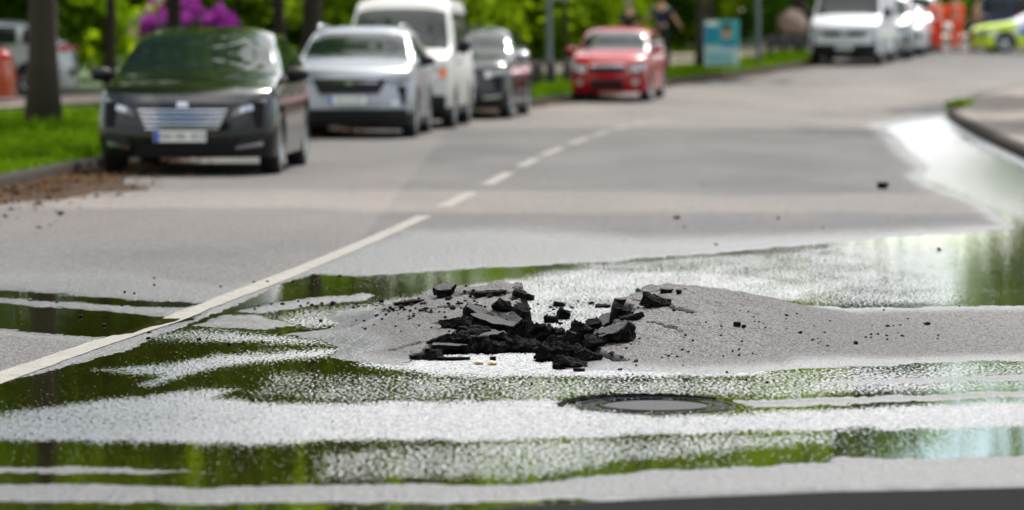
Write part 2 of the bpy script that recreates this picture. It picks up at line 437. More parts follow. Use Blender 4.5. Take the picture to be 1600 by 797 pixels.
def asphalt():
    m, nt, b = newmat('asphalt')
    L = nt.links.new
    tc = N(nt, 'ShaderNodeTexCoord')
    aw = N(nt, 'ShaderNodeAttribute', attribute_name='wet'); ab = N(nt, 'ShaderNodeAttribute', attribute_name='broken')
    big = N(nt, 'ShaderNodeTexNoise'); big.inputs['Scale'].default_value = .55; big.inputs['Detail'].default_value = 6
    mp = N(nt, 'ShaderNodeMapping'); mp.inputs['Scale'].default_value = (1, .35, 1)
    L(tc.outputs['Object'], mp.inputs['Vector']); L(mp.outputs[0], big.inputs['Vector'])
    gr = N(nt, 'ShaderNodeTexNoise'); gr.inputs['Scale'].default_value = 95; gr.inputs['Detail'].default_value = 3
    L(tc.outputs['Object'], gr.inputs['Vector'])
    vo = N(nt, 'ShaderNodeTexVoronoi'); vo.inputs['Scale'].default_value = 150
    L(tc.outputs['Object'], vo.inputs['Vector'])
    c1 = N(nt, 'ShaderNodeMix', data_type='RGBA'); c1.inputs[6].default_value = (.040, .0382, .0382, 1); c1.inputs[7].default_value = (.068, .063, .0615, 1)
    bgm = N(nt, 'ShaderNodeMapRange'); bgm.inputs[1].default_value = .34; bgm.inputs[2].default_value = .66; L(big.outputs['Fac'], bgm.inputs[0]); L(bgm.outputs[0], c1.inputs[0])
    sp = N(nt, 'ShaderNodeMapRange'); sp.inputs[1].default_value = .38; sp.inputs[2].default_value = .64; sp.inputs[3].default_value = .12; sp.inputs[4].default_value = 2.0
    L(gr.outputs['Fac'], sp.inputs[0])
    c2 = N(nt, 'ShaderNodeMix', data_type='RGBA', blend_type='MULTIPLY'); c2.inputs[0].default_value = 1
    L(sp.outputs[0], c2.inputs[7])
    ag = N(nt, 'ShaderNodeAttribute', attribute_name='paleness')
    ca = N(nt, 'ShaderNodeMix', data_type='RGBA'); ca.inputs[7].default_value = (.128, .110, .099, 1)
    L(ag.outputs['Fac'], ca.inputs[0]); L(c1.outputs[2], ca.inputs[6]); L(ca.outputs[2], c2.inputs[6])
    c3 = N(nt, 'ShaderNodeMix', data_type='RGBA', blend_type='MULTIPLY'); c3.inputs[7].default_value = (.36, .40, .47, 1)
    L(aw.outputs['Fac'], c3.inputs[0]); L(c2.outputs[2], c3.inputs[6])
    c4 = N(nt, 'ShaderNodeMix', data_type='RGBA'); c4.inputs[7].default_value = (.007, .0066, .0062, 1)
    L(ab.outputs['Fac'], c4.inputs[0]); L(c3.outputs[2], c4.inputs[6])
    L(c4.outputs[2], b.inputs['Base Color'])
    r = N(nt, 'ShaderNodeMapRange'); r.inputs[3].default_value = .8; r.inputs[4].default_value = .28
    L(aw.outputs['Fac'], r.inputs[0]); L(r.outputs[0], b.inputs['Roughness'])
    h = N(nt, 'ShaderNodeMath', operation='ADD'); L(gr.outputs['Fac'], h.inputs[0]); L(vo.outputs['Distance'], h.inputs[1])
    sl_ = N(nt, 'ShaderNodeMapRange'); sl_.inputs[3].default_value = .22; sl_.inputs[4].default_value = .28
    L(aw.outputs['Fac'], sl_.inputs[0])
    sb = N(nt, 'ShaderNodeMath', operation='MULTIPLY'); iv = N(nt, 'ShaderNodeMath', operation='SUBTRACT'); iv.inputs[0].default_value = 1.0
    L(ab.outputs['Fac'], iv.inputs[1]); L(sl_.outputs[0], sb.inputs[0]); L(iv.outputs[0], sb.inputs[1]); L(sb.outputs[0], b.inputs['Specular IOR Level'])
    bp = N(nt, 'ShaderNodeBump'); bp.inputs['Distance'].default_value = .0032; bp.inputs['Strength'].default_value = 1.0
    L(h.outputs[0], bp.inputs['Height']); L(bp.outputs[0], b.inputs['Normal'])
    return m
MAT['asphalt'] = asphalt()
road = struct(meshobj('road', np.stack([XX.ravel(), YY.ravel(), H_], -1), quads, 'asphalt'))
xr_, yr_ = XX.ravel(), YY.ravel()
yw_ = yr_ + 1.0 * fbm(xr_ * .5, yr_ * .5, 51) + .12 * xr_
PALENESS = .85 * sstep(26.8, 27.8, yw_) * sstep(31.6, 30.6, yw_) + .9 * sstep(55, 58, yw_) * sstep(120, 75, yw_)  # paler bands crossing the road, mixed into its colour
PALENESS = PALENESS * (.65 + .5 * fbm(xr_ * .7, yr_ * .25, 52)) + .25 * sstep(20, 24, yw_) * (xr_ < -1)
for nm, arr in (('wet', WET), ('broken', BRK), ('paleness', np.clip(PALENESS, 0, 1))):
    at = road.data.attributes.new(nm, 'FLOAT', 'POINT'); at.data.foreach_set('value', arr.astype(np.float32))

def water_mat():
    m, nt, b = newmat('shallow water'); L = nt.links.new
    out = nt.nodes['Material Output']; nt.nodes.remove(b)
    tc = N(nt, 'ShaderNodeTexCoord'); ar = N(nt, 'ShaderNodeAttribute', attribute_name='ripple')
    def nz(scale, sx, sy, det):
        mp = N(nt, 'ShaderNodeMapping'); mp.inputs['Scale'].default_value = (sx, sy, 1)
        n = N(nt, 'ShaderNodeTexNoise'); n.inputs['Scale'].default_value = scale; n.inputs['Detail'].default_value = det
        L(tc.outputs['Object'], mp.inputs['Vector']); L(mp.outputs[0], n.inputs['Vector']); return n
    n1 = nz(110, 1.0, .40, 2)      # facets of the wavelets
    n2 = nz(4, 1, .35, 3)         # patches of ruffled water
    n3 = nz(80, 1.0, .36, 3)    # where a wavelet stands up
    pat = N(nt, 'ShaderNodeMapRange'); pat.inputs[1].default_value = .38; pat.inputs[2].default_value = .62; pat.inputs[3].default_value = -.06; pat.inputs[4].default_value = .10
    L(n2.outputs['Fac'], pat.inputs[0])
    cov = N(nt, 'ShaderNodeMath', operation='ADD'); L(ar.outputs['Fac'], cov.inputs[0]); L(pat.outputs[0], cov.inputs[1])
    th = N(nt, 'ShaderNodeMapRange'); th.inputs[1].default_value = 0; th.inputs[2].default_value = 1; th.inputs[3].default_value = .665; th.inputs[4].default_value = .36; th.clamp = False
    L(cov.outputs[0], th.inputs[0])
    df = N(nt, 'ShaderNodeMath', operation='SUBTRACT'); L(n3.outputs['Fac'], df.inputs[0]); L(th.outputs[0], df.inputs[1])
    sm = N(nt, 'ShaderNodeMapRange'); sm.interpolation_type = 'SMOOTHSTEP'; sm.inputs[1].default_value = -.04; sm.inputs[2].default_value = .07
    L(df.outputs[0], sm.inputs[0])
    v = N(nt, 'ShaderNodeVectorMath', operation='SUBTRACT'); v.inputs[1].default_value = (.5, .5, .5); L(n1.outputs['Color'], v.inputs[0])
    am = N(nt, 'ShaderNodeMath', operation='MULTIPLY_ADD'); L(sm.outputs[0], am.inputs[0]); am.inputs[1].default_value = .36; am.inputs[2].default_value = .032
    sc = N(nt, 'ShaderNodeVectorMath', operation='SCALE'); L(v.outputs[0], sc.inputs[0]); L(am.outputs[0], sc.inputs['Scale'])
    fl = N(nt, 'ShaderNodeVectorMath', operation='MULTIPLY'); fl.inputs[1].default_value = (1, 1, 0); L(sc.outputs[0], fl.inputs[0])
    tl = N(nt, 'ShaderNodeMath', operation='MULTIPLY'); tl.inputs[1].default_value = -.165; L(sm.outputs[0], tl.inputs[0])
    cb = N(nt, 'ShaderNodeCombineXYZ'); cb.inputs[2].default_value = 1; L(tl.outputs[0], cb.inputs[1])
    ad = N(nt, 'ShaderNodeVectorMath', operation='ADD'); L(cb.outputs[0], ad.inputs[1]); L(fl.outputs[0], ad.inputs[0])
    nn = N(nt, 'ShaderNodeVectorMath', operation='NORMALIZE'); L(ad.outputs[0], nn.inputs[0])
    fr = N(nt, 'ShaderNodeFresnel'); fr.inputs['IOR'].default_value = 1.45; L(nn.outputs[0], fr.inputs['Normal'])
    gl = N(nt, 'ShaderNodeBsdfGlossy'); gl.inputs['Roughness'].default_value = .03; gl.inputs['Color'].default_value = (1, 1, 1, 1); L(nn.outputs[0], gl.inputs['Normal'])
    tr = N(nt, 'ShaderNodeBsdfTransparent'); tr.inputs['Color'].default_value = (.42, .38, .22, 1)
    ms = N(nt, 'ShaderNodeMixShader'); L(fr.outputs[0], ms.inputs[0]); L(tr.outputs[0], ms.inputs[1]); L(gl.outputs[0], ms.inputs[2])
    L(ms.outputs[0], out.inputs['Surface'])
    return m
MAT['water'] = water_mat()
wc = np.concatenate([np.arange(-760, -42, 9.0), np.arange(-40, 1650, 4.5), np.arange(1655, 2590, 8.0)])
wr = np.unique(np.concatenate([pxrow(np.arange(835, 200, -1.6)), np.linspace(57.5, 72, 25)]))
A, YY = np.meshgrid((wc - CX) / F, wr); XX = A * YY
d, rp, wt = plan(XX.ravel(), YY.ravel())
nearhole = (XX.ravel() > -.6) & (XX.ravel() < .8) & (YY.ravel() > 13.6) & (YY.ravel() < 17.8)
nr, nc = XX.shape; idx = np.arange(nr * nc).reshape(nr, nc)
q = np.stack([idx[:-1, :-1], idx[:-1, 1:], idx[1:, 1:], idx[1:, :-1]], -1).reshape(-1, 4)
keep = ((d > -8) | nearhole)[q].any(1)
q = q[keep]; used = np.unique(q); rem = np.full(nr * nc, -1); rem[used] = np.arange(len(used))
wv = np.stack([XX.ravel(), YY.ravel(), z0(YY.ravel())], -1)[used]
water = struct(meshobj('water', wv, rem[q], 'water'))
at = water.data.attributes.new('ripple', 'FLOAT', 'POINT'); at.data.foreach_set('value', rp[used].astype(np.float32))

# very dark sheet over the road at the bottom of the picture
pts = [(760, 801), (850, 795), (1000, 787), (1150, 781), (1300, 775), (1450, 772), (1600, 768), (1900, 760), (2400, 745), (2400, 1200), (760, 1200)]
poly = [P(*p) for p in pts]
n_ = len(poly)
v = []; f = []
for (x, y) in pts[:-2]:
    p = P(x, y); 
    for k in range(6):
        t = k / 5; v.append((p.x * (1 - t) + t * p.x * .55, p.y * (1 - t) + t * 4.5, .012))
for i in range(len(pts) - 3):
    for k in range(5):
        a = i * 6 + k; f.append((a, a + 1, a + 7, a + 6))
struct(meshobj('dark_road_sheet', v, f, 'darkpatch'))

# lane markings
def strip_line(name, centre, w, mat='line'):
    vs = []; fs = []
    for i, (x, y) in enumerate(centre):
        a = Vector(centre[max(i - 1, 0)]); b = Vector(centre[min(i + 1, len(centre) - 1)])
        t = (b - a).normalized(); nrm = Vector((-t.y, t.x))
        for s in np.linspace(-1, 1, 4):
            q_ = Vector((x, y)) + nrm * s * w / 2 * (1 + .06 * float(vnoise(x * 9 + s * 3, y * 9, 5)))
            vs.append((q_.x, q_.y))
    V = np.array(vs); hz = street(V[:, 0], V[:, 1])[0] + .003
    for i in range(len(centre) - 1):
        for k in range(3):
            a = i * 4 + k; fs.append((a, a + 4, a + 5, a + 1))
    return struct(meshobj(name, np.column_stack([V, hz]), np.array(fs), mat))
ctrl = [P(-80, 613), P(0, 590), P(165, 540), P(330, 481), P(440, 437), P(560, 385), P(655, 344), P(712, 314), P(772, 281), P(820, 256), P(866, 237), P(907, 221), P(942, 209), P(985, 197), P(1040, 185)]
cyv = np.array([p.y for p in ctrl]); cxv = np.array([p.x for p in ctrl])
pf = np.polyfit(cyv, cxv, 3)
def cline(y): return float(np.polyval(pf, y))
def seg(y0, y1, n): return [(cline(y), y) for y in np.linspace(y0, y1, n)]
strip_line('lane_marking', seg(9.0, P(665, 339).y, 160), .115)
for (ya_, yb_) in ((325, 302), (290, 271), (262, 249), (244, 231), (226, 216), (213, 206), (203.5, 197.5), (195.5, 190.5), (189, 185)):
    strip_line('lane_marking', seg(P(800, ya_).y, P(800, yb_).y, 12), .13)

# ------------------------------------------------------------------ verge, kerb, path, pavement
def leaves(cent, size, rs, flat=.0, stretch=1.6):
    n = len(cent)
    nrm = rs.normal(size=(n, 3)); nrm[:, 2] += flat; nrm /= np.linalg.norm(nrm, axis=1)[:, None]
    t = rs.normal(size=(n, 3)); t -= nrm * (t * nrm).sum(1)[:, None]; t /= np.linalg.norm(t, axis=1)[:, None]
    b = np.cross(nrm, t)
    s = size * rs.uniform(.6, 1.4, n)[:, None]
    c = cent
    v = np.stack([c - t * s * stretch * .5, c + b * s * .45 + nrm * s * .1, c + t * s * stretch * .5, c - b * s * .45 + nrm * s * .1], 1).reshape(-1, 3)
    return v, np.arange(4 * n).reshape(n, 4)
LK = np.array([(-5.6, 2), (-5.2, 12), (-4.9, 20), (-4.65, 30), (-4.4, 37), (-3.4, 50), (-1.4, 63), (.7, 72), (3.4, 83), (8.0, 97), (9.9, 108), (11.9, 118), (15, 131), (24, 155), (40, 190)])
def kerb_x(Y): return np.interp(Y, LK[:, 1], LK[:, 0])
ys = np.concatenate([np.arange(2, 130, 1.0), np.arange(130, 192, 3)])
kx = np.convolve(np.pad(kerb_x(ys), 4, mode='edge'), np.ones(9) / 9, 'valid')
def kxs(Y): return np.interp(Y, ys, kx)
# verge sheet
offs = np.array([0, .3, .8, 1.5, 3, 5, 8, 12, 18, 30, 50, 90.0])
v = []; f = []
for Y, x in zip(ys, kx):
    for o_ in offs:
        v.append((x - .13 - o_, Y, float(z0(Y)) + .115 + (.05 * float(fbm(o_ * 1.3, Y * .6, 61)) if o_ > .2 else 0) * min(1, o_)))
no = len(offs)
for i in range(len(ys) - 1):
    for k in range(no - 1):
        a = i * no + k; f.append((a, a + 1, a + no + 1, a + no))
struct(meshobj('verge', np.array(v), np.array(f), 'verge'))
# kerb along the left edge
v = []; f = []
prof = [(0, -.05), (0, .10), (-.02, .12), (-.13, .125), (-.13, -.05)]
for Y, x in zip(ys, kx):
    for (dx, dz) in prof: v.append((x + dx, Y, float(z0(Y)) + dz))
for i in range(len(ys) - 1):
    for k in range(4):
        a = i * 5 + k; f.append((a, a + 5, a + 6, a + 1))
struct(meshobj('kerb', np.array(v), np.array(f), 'kerb', smooth=False))
# dirt and old leaves collected in the gutter
v = []; f = []
yg = np.arange(18, 100, .35)
for i, Y in enumerate(yg):
    w = .35 + .35 * max(0, float(fbm(Y * .5, 3.3, 71))) + (.9 if 28 < Y < 36 else 0) * (1 - abs(Y - 32) / 4) + .25 * float(vnoise(Y * 2.2, 1.7, 72))
    for k, t in enumerate((0, .5, 1)):
        x = kxs(Y) + .003 + max(.12, w) * t
        v.append((x, Y, float(z0(Y)) + (.035, .022, .010)[k]))
for i in range(len(yg) - 1):
    for k in range(2):
        a = i * 3 + k; f.append((a, a + 1, a + 4, a + 3))
struct(meshobj('gutter_dirt', np.array(v), np.array(f), 'dirt'))
# old leaves lying in the gutter
rl_ = np.random.RandomState(19); nl = 2600
yl = np.concatenate([rl_.uniform(22, 70, nl // 2), 32 + 7 * rl_.randn(nl // 2)]); xl = kxs(yl) + .05 + np.abs(rl_.randn(nl)) * np.where(np.abs(yl - 31) < 7, .5, .3)
v, f = leaves(np.stack([xl, yl, z0(yl) + .03 + .012 * rl_.rand(nl)], -1), .035, rl_, flat=2.5)
MAT['litter'] = foliage_mat('old brown leaves', (.03, .016, .008), (.13, .075, .035), .1)
tag(meshobj('leaf_litter', v, f, 'litter', smooth=False), 'brown fallen leaves gathered along the left kerb', 'leaf litter', kind='stuff')
# sandy footpath
PC = np.array([(-30, 30), (-20, 42), (-13.8, 54), (-9.8, 67), (-4.5, 78), (.6, 88), (4.9, 100), (7.8, 112), (12, 128), (20, 150)])
v = []; f = []
tt = np.linspace(0, len(PC) - 1, 90)
pxs = np.interp(tt, np.arange(len(PC)), PC[:, 0]); pys = np.interp(tt, np.arange(len(PC)), PC[:, 1])
kk = np.ones(9) / 9
pxs = np.convolve(np.pad(pxs, 4, mode='edge'), kk, 'valid'); pys = np.convolve(np.pad(pys, 4, mode='edge'), kk, 'valid')
for i in range(len(tt)):
    a = max(i - 1, 0); b = min(i + 1, len(tt) - 1)
    t = Vector((pxs[b] - pxs[a], pys[b] - pys[a])).normalized(); nrm = Vector((-t.y, t.x))
    for s in (-1.6, -.5, .5, 1.6):
        q_ = Vector((pxs[i], pys[i])) + nrm * s
        v.append((q_.x, q_.y, float(z0(q_.y)) + .18))
for i in range(len(tt) - 1):
    for k in range(3):
        a = i * 4 + k; f.append((a, a + 4, a + 5, a + 1))
struct(meshobj('footpath', np.array(v), np.array(f), 'path'))
# far ground
gxx, gyy = np.meshgrid(np.linspace(-700, 700, 40), np.concatenate([np.linspace(-60, 200, 40), np.linspace(220, 900, 20)]))
gi = np.arange(gxx.size).reshape(gxx.shape)
gq = np.stack([gi[:-1, :-1], gi[:-1, 1:], gi[1:, 1:], gi[1:, :-1]], -1).reshape(-1, 4)
struct(meshobj('ground', np.stack([gxx.ravel(), gyy.ravel(), z0(gyy.ravel()) - .35], -1), gq, 'ground'))
# right pavement at the junction corner
out = [P(3600, 1150), P(2700, 760), P(2300, 590), P(2000, 450), P(1800, 350), P(1700, 300), P(1650, 277), P(1600, 250), P(1562, 232), P(1530, 216), P(1505, 202), P(1488, 191), P(1480, 182), P(1482, 174), P(1496, 167), P(1520, 159), P(1560, 149), P(1600, 141), P(1680, 130)]
def spline2(pts, n):
    r = []
    for i in range(len(pts) - 1):
        p0 = pts[max(i - 1, 0)]; p1 = pts[i]; p2 = pts[i + 1]; p3 = pts[min(i + 2, len(pts) - 1)]
        for k in range(n):
            t = k / n
            r.append(.5 * ((2 * p1) + (p2 - p0) * t + (2 * p0 - 5 * p1 + 4 * p2 - p3) * t * t + (3 * p1 - p0 - 3 * p2 + p3) * t ** 3))
    r.append(pts[-1]); return r
edge = spline2(out, 5)
vk = []; fk = []; vp = []; fp = []
ctr = Vector((24, 48, 0))
for i, p in enumerate(edge):
    inn = (ctr - Vector((p.x, p.y, 0))).normalized()
    zz = float(z0(p.y))
    for (dx, dz) in ((0, -.05), (0.01, .11), (.03, .13), (.16, .135), (.16, -.05)):
        vk.append((p.x + inn.x * dx, p.y + inn.y * dx, zz + dz))
    for t in (0, .25, .6, 1):
        q_ = Vector((p.x, p.y, 0)) + inn * .163; q_ = q_.lerp(ctr, t)
        vp.append((q_.x, q_.y, float(z0(q_.y)) + .128))
for i in range(len(edge) - 1):
    for k in range(4): a = i * 5 + k; fk.append((a, a + 1, a + 6, a + 5))
    for k in range(3): a = i * 4 + k; fp.append((a, a + 1, a + 5, a + 4))
struct(meshobj('kerb', vk, fk, 'kerb', smooth=False))
struct(meshobj('pavement', vp, fp, 'paving', smooth=False))

# ------------------------------------------------------------------ foliage
def crown_pts(n, rx, ry, rz, clumps, rs, hollow=.45):
    cc = rs.normal(size=(clumps, 3)); cc /= np.linalg.norm(cc, axis=1)[:, None]
    cc *= (hollow + (1 - hollow) * rs.rand(clumps) ** .6)[:, None]
    cc *= rs.uniform(.8, 1.1, clumps)[:, None]
    w = rs.rand(clumps) + .3; w /= w.sum()
    i = rs.choice(clumps, n, p=w)
    sp = rs.uniform(.12, .24, clumps)[i][:, None]
    return (cc[i] + rs.normal(size=(n, 3)) * sp * [1, 1, .75]) * [rx, ry, rz]
def tree_proto(seed, height, rad, base, trunk_r, leafmat, nleaf=6500, lsize=.34, lean=0):
    rs = np.random.RandomState(seed)
    root = empty('tree', (0, 0, 0))
    mb = MB(); pts = []; rr = []
    for i in range(9):
        t = i / 8
        pts.append((lean * t * 3 + .12 * rs.randn() * t, .12 * rs.randn() * t, height * .72 * t - .1)); rr.append(trunk_r * (1.25 if i == 0 else 1 - .75 * t))
    mb.tube(pts, rr, 12); mb.build('trunk', 'bark', root, smooth=True)
    for k in range(7):
        a = rs.rand() * 6.28; z = height * rs.uniform(.36, .66); s = Vector((lean * z / height * 4, 0, z))
        e = s + Vector((math.cos(a) * rad * .75, math.sin(a) * rad * .75, height * .17))
        m = s.lerp(e, .5) + Vector((0, 0, .35))
        lb = MB(); lb.tube([s, m, e], [trunk_r * .38, trunk_r * .25, .03], 7); lb.build('limb', 'bark', root, smooth=True)
    p = crown_pts(nleaf, rad, rad, (height - base) / 2, 46, rs) + [lean * 3, 0, (height + base) / 2]
    p = p[p[:, 2] > base * .9]
    v, f = leaves(p, lsize, rs)
    meshobj('crown', v, f, leafmat, root, smooth=False)
    return root
def put(proto, x, y, s=1, rz=0, zoff=.1, first=[set()]):
    if id(proto) not in first[0]:
        first[0].add(id(proto)); o = proto
    else: o = clone(proto)
    o.location = (x, y, float(z0(y)) + zoff); o.scale = (s, s, s); o.rotation_euler = (0, 0, rz)
    return o
tA = tree_proto(11, 13, 5.0, 4.2, .25, 'leaf_bright')
tB = tree_proto(12, 14, 5.2, 4.6, .18, 'leaf_mid')
tC = tree_proto(13, 11, 3.6, 4.0, .12, 'leaf_bright', 4500)
tD = tree_proto(14, 15, 5.4, 3.6, .25, 'leaf_dark', 7000)
vis = [
 (tA, -7.05, 53, 1, .3, 'thick dark trunk of the street tree on the grass verge, left of the dark hatchback'),
 (tB, -8.45, 74, .75, 1, 'slim dark trunked tree rising just left of the dark hatchback mirror'),
 (tB, -7.7, 80, 1.1, 2, 'dark tree trunk standing amid the purple flowering bush'),
 (tC, -5.2, 79, 1.3, 3, 'slim brown trunked tree between the dark hatchback and the silver car'),
 (tA, -4.35, 77, 1.0, 4, 'broad grey brown trunk rising behind the silver car roof'),
 (tC, 4.9, 92, 1.0, 5, 'slender dark tree on the verge just left of the teal poster'),
 (tC, 5.85, 104, .9, 1.4, 'slender brown tree trunk rising straight behind the teal poster'),
 (tD, 9.7, 119, .95, .4, 'dark thick tree beside the pinkish boulder'),
 (tC, 2.35, 108, .8, 2.5, 'thin pale brown sapling trunk behind the red car roof'),
]
for pr, x, y, s, rz, lab in vis: tag(put(pr, x, y, s, rz), lab, 'tree')
for pr, x, y, s, rz in ((tA, 13.2, 58, 1.0, 1), (tB, 16.0, 74, 1.1, 2), (tC, -6.75, 42.6, 1.05, 0), (tB, -15, 62, 1, .2), (tB, -9, -16, 1, 1), (tD, -3, -24, 1.1, 2), (tB, 4, -20, 1, .4), (tD, 10, -15, 1, 5), (tB, -15, -9, 1, .7), (tD, 16, -6, 1.1, 2)):  # unseen trees behind the camera are added to darken reflections in the car fronts
    tag(put(pr, x, y, s, rz), 'tall leafy tree overhanging the street from outside the picture, seen only as shade and reflection', 'tree', 'overhanging trees beyond the picture')
# wood behind
rs = np.random.RandomState(5)
for x in np.arange(-42, 15, 4.2):
    y = 140 + rs.uniform(-8, 10)
    tag(put(random.choice([tA, tB, tA, tD]), x + rs.uniform(-1, 1), y, rs.uniform(1.0, 1.35), rs.rand() * 6), 'tall dense tree of the wood behind the footpath and bushes', 'tree', 'trees of the wood behind')
for x in (27, 32, 37, 43, 50):
    tag(put(random.choice([tB, tD]), x, 165 + rs.uniform(-10, 10), 1.1, rs.rand() * 6), 'tall tree beyond the far end of the street, behind the emergency vehicles', 'tree', 'trees beyond the junction')

def bush_proto(seed, rx, rz, mat, n=2600, ls=.17):
    rs = np.random.RandomState(seed); root = empty('bush', (0, 0, 0))
    mb = MB()
    for k in range(6):
        a = rs.rand() * 6.28; e = Vector((math.cos(a) * rx * .5, math.sin(a) * rx * .5, rz * 1.3))
        mb.tube([(0.05 * math.cos(a), .05 * math.sin(a), -.05), e * .5, e], [.03, .022, .01], 6)
    mb.build('stem', 'bark', root, smooth=True)
    p = crown_pts(n, rx, rx * .8, rz, 26, rs, .25) + [0, 0, rz * .92]; p = p[p[:, 2] > .02]
    v, f = leaves(p, ls, rs); meshobj('foliage', v, f, mat, root, smooth=False)
    return root
bp = [bush_proto(21, 1.5, 1.2, 'leaf_bright'), bush_proto(22, 1.8, 1.5, 'leaf_mid'), bush_proto(23, 1.7, 1.6, 'leaf_dark'), bush_proto(24, 1.3, 1.0, 'leaf_bright')]
def pathx(y): return float(np.interp(y, pys, pxs))
blab = ['bright yellow green bush of the leafy bank behind the footpath', 'mid green bush of the leafy bank behind the footpath', 'dark green bush of the leafy bank behind the footpath', 'low bright green bush of the leafy bank behind the footpath']
for i in range(62):
    y = rs.uniform(66, 126); x = pathx(y) - 3.2 - 9 * rs.rand() ** 1.3
    if abs(CX + F * x / y - 290) < 270 and y < 94: y = 96 + 25 * rs.rand(); x = pathx(y) - 3.5 - 12 * rs.rand()
    k = rs.choice(4, p=[.34, .26, .22, .18])
    tag(put(bp[k], x, y, rs.uniform(.9, 1.6), rs.rand() * 6, .05), blab[k], 'bush', ['bright bushes behind the path', 'mid green bushes behind the path', 'dark bushes behind the path', 'low bushes behind the path'][k])
# big bright bush beside the parked silver hatchback at the left
o = put(bp[0], -11.1, 84, 1.3, .4); tag(o, 'bright green spreading bush between the silver parked car and the slim trunk', 'bush')
o = put(bp[0], -10.9, 80, 1.0, 2.4); tag(o, 'low bright green bush in front of the spreading bush, left of the dark hatchback', 'bush')
# purple rhododendron
rr_ = empty('rhododendron_bush', (-8.25, 90, float(z0(90)) + .1))
tag(rr_, 'purple flowering rhododendron bush behind the roof of the dark hatchback', 'bush')
rsb = np.random.RandomState(77)
p = crown_pts(2400, 1.35, 1.1, .75, 22, rsb, .3) + [0, 0, .75]; v, f = leaves(p, .15, rsb); meshobj('foliage', v, f, 'leaf_dark', rr_, smooth=False)
cc = np.stack([rsb.uniform(-1.55, 1.25, 52), rsb.uniform(-1.15, -.2, 52), rsb.uniform(1.1, 1.85, 52)], -1); cc[:, 2] -= .25 * np.abs(cc[:, 0] / 1.2) ** 2
pp = (cc[:, None, :] + rsb.normal(size=(52, 34, 3)) * .06).reshape(-1, 3); v, f = leaves(pp, .10, rsb); meshobj('blossom', v, f, 'blossom', rr_, smooth=False)
# undergrowth mass filling the wood floor
rsw = np.random.RandomState(9)
n = 26000; wx_ = rsw.uniform(-55, 62, n); wy_ = rsw.uniform(128, 150, n)
hgt = 5.0 + 1.5 * fbm(wx_ * .3, wy_ * .3, 91)
hgt = np.where((wx_ > 12) & (wx_ < 24), 3.2, hgt)
wy_ = np.where(wx_ > 11, wy_ + 22, wy_)
wz_ = z0(wy_) + rsw.rand(n) * hgt
v, f = leaves(np.stack([wx_, wy_, wz_], -1), .5, rsw)
tag(meshobj('undergrowth', v, f, 'leaf_dark', smooth=False), 'dark leafy undergrowth closing the wood behind the trees', 'undergrowth', kind='stuff')
# grass
n = 90000
gy_ = np.concatenate([rsw.uniform(26, 62, n // 2), rsw.uniform(55, 112, n // 2)])
gx_ = kxs(gy_) - .15 - rsw.rand(n) ** 1.2 * np.where(gy_ < 62, 6.5, 5.0)
ok = np.ones(n, bool)
dpath = np.min(np.hypot(gx_[:, None] - pxs[None, ::3], gy_[:, None] - pys[None, ::3]), axis=1); ok &= dpath > 1.75
gx_, gy_ = gx_[ok], gy_[ok]; n = len(gx_)
hh = rsw.uniform(.06, .16, n) * (1 + 1.3 * fbm(gx_ * .8, gy_ * .8, 95)); ang = rsw.rand(n) * 6.28; wd = .012 + .010 * rsw.rand(n) + np.where(gy_ > 60, .01, 0)
base = np.stack([gx_, gy_, z0(gy_) + .10], -1)
tx = np.stack([np.cos(ang), np.sin(ang), 0 * ang], -1) * wd[:, None]
ln = np.stack([rsw.normal(size=n), rsw.normal(size=n), np.zeros(n)], -1) * (hh * .3)[:, None]
top = base + ln + np.stack([0 * hh, 0 * hh, hh], -1)
v = np.stack([base - tx, base + tx, top + tx * .3, top - tx * .3], 1).reshape(-1, 3)
tag(meshobj('grass', v, np.arange(4 * n).reshape(n, 4), 'grass', smooth=False), 'bright green grass along the left verge', 'grass', kind='stuff')
# tuft of weed on the pavement corner
rt = np.random.RandomState(4); tp = P(1486, 180)
p = rt.normal(size=(160, 3)) * [.10, .08, .05] + [tp.x + .15, tp.y + .1, tp.z + .2]; v, f = leaves(p, .06, rt)
tag(meshobj('weed_tuft', v, f, 'leaf_bright', smooth=False), 'yellow green weed tuft on the tip of the kerb corner', 'weed', kind='stuff')

# ------------------------------------------------------------------ vehicles
def hermite(pts, x):
    xs = np.array([p[0] for p in pts], float); ysv = np.array([p[1] for p in pts], float)
    dx = np.diff(xs); m = np.diff(ysv) / dx
    t = np.zeros(len(xs)); t[1:-1] = np.where(m[:-1] * m[1:] > 0, 2 * m[:-1] * m[1:] / (m[:-1] + m[1:] + 1e-12), 0); t[0] = m[0]; t[-1] = m[-1]
    i = np.clip(np.searchsorted(xs, x) - 1, 0, len(dx) - 1); u = np.clip((x - xs[i]) / dx[i], 0, 1)
    return (ysv[i] * (1 + 2 * u) * (1 - u) ** 2 + t[i] * dx[i] * u * (1 - u) ** 2 + ysv[i + 1] * u * u * (3 - 2 * u) + t[i + 1] * dx[i] * u * u * (u - 1))

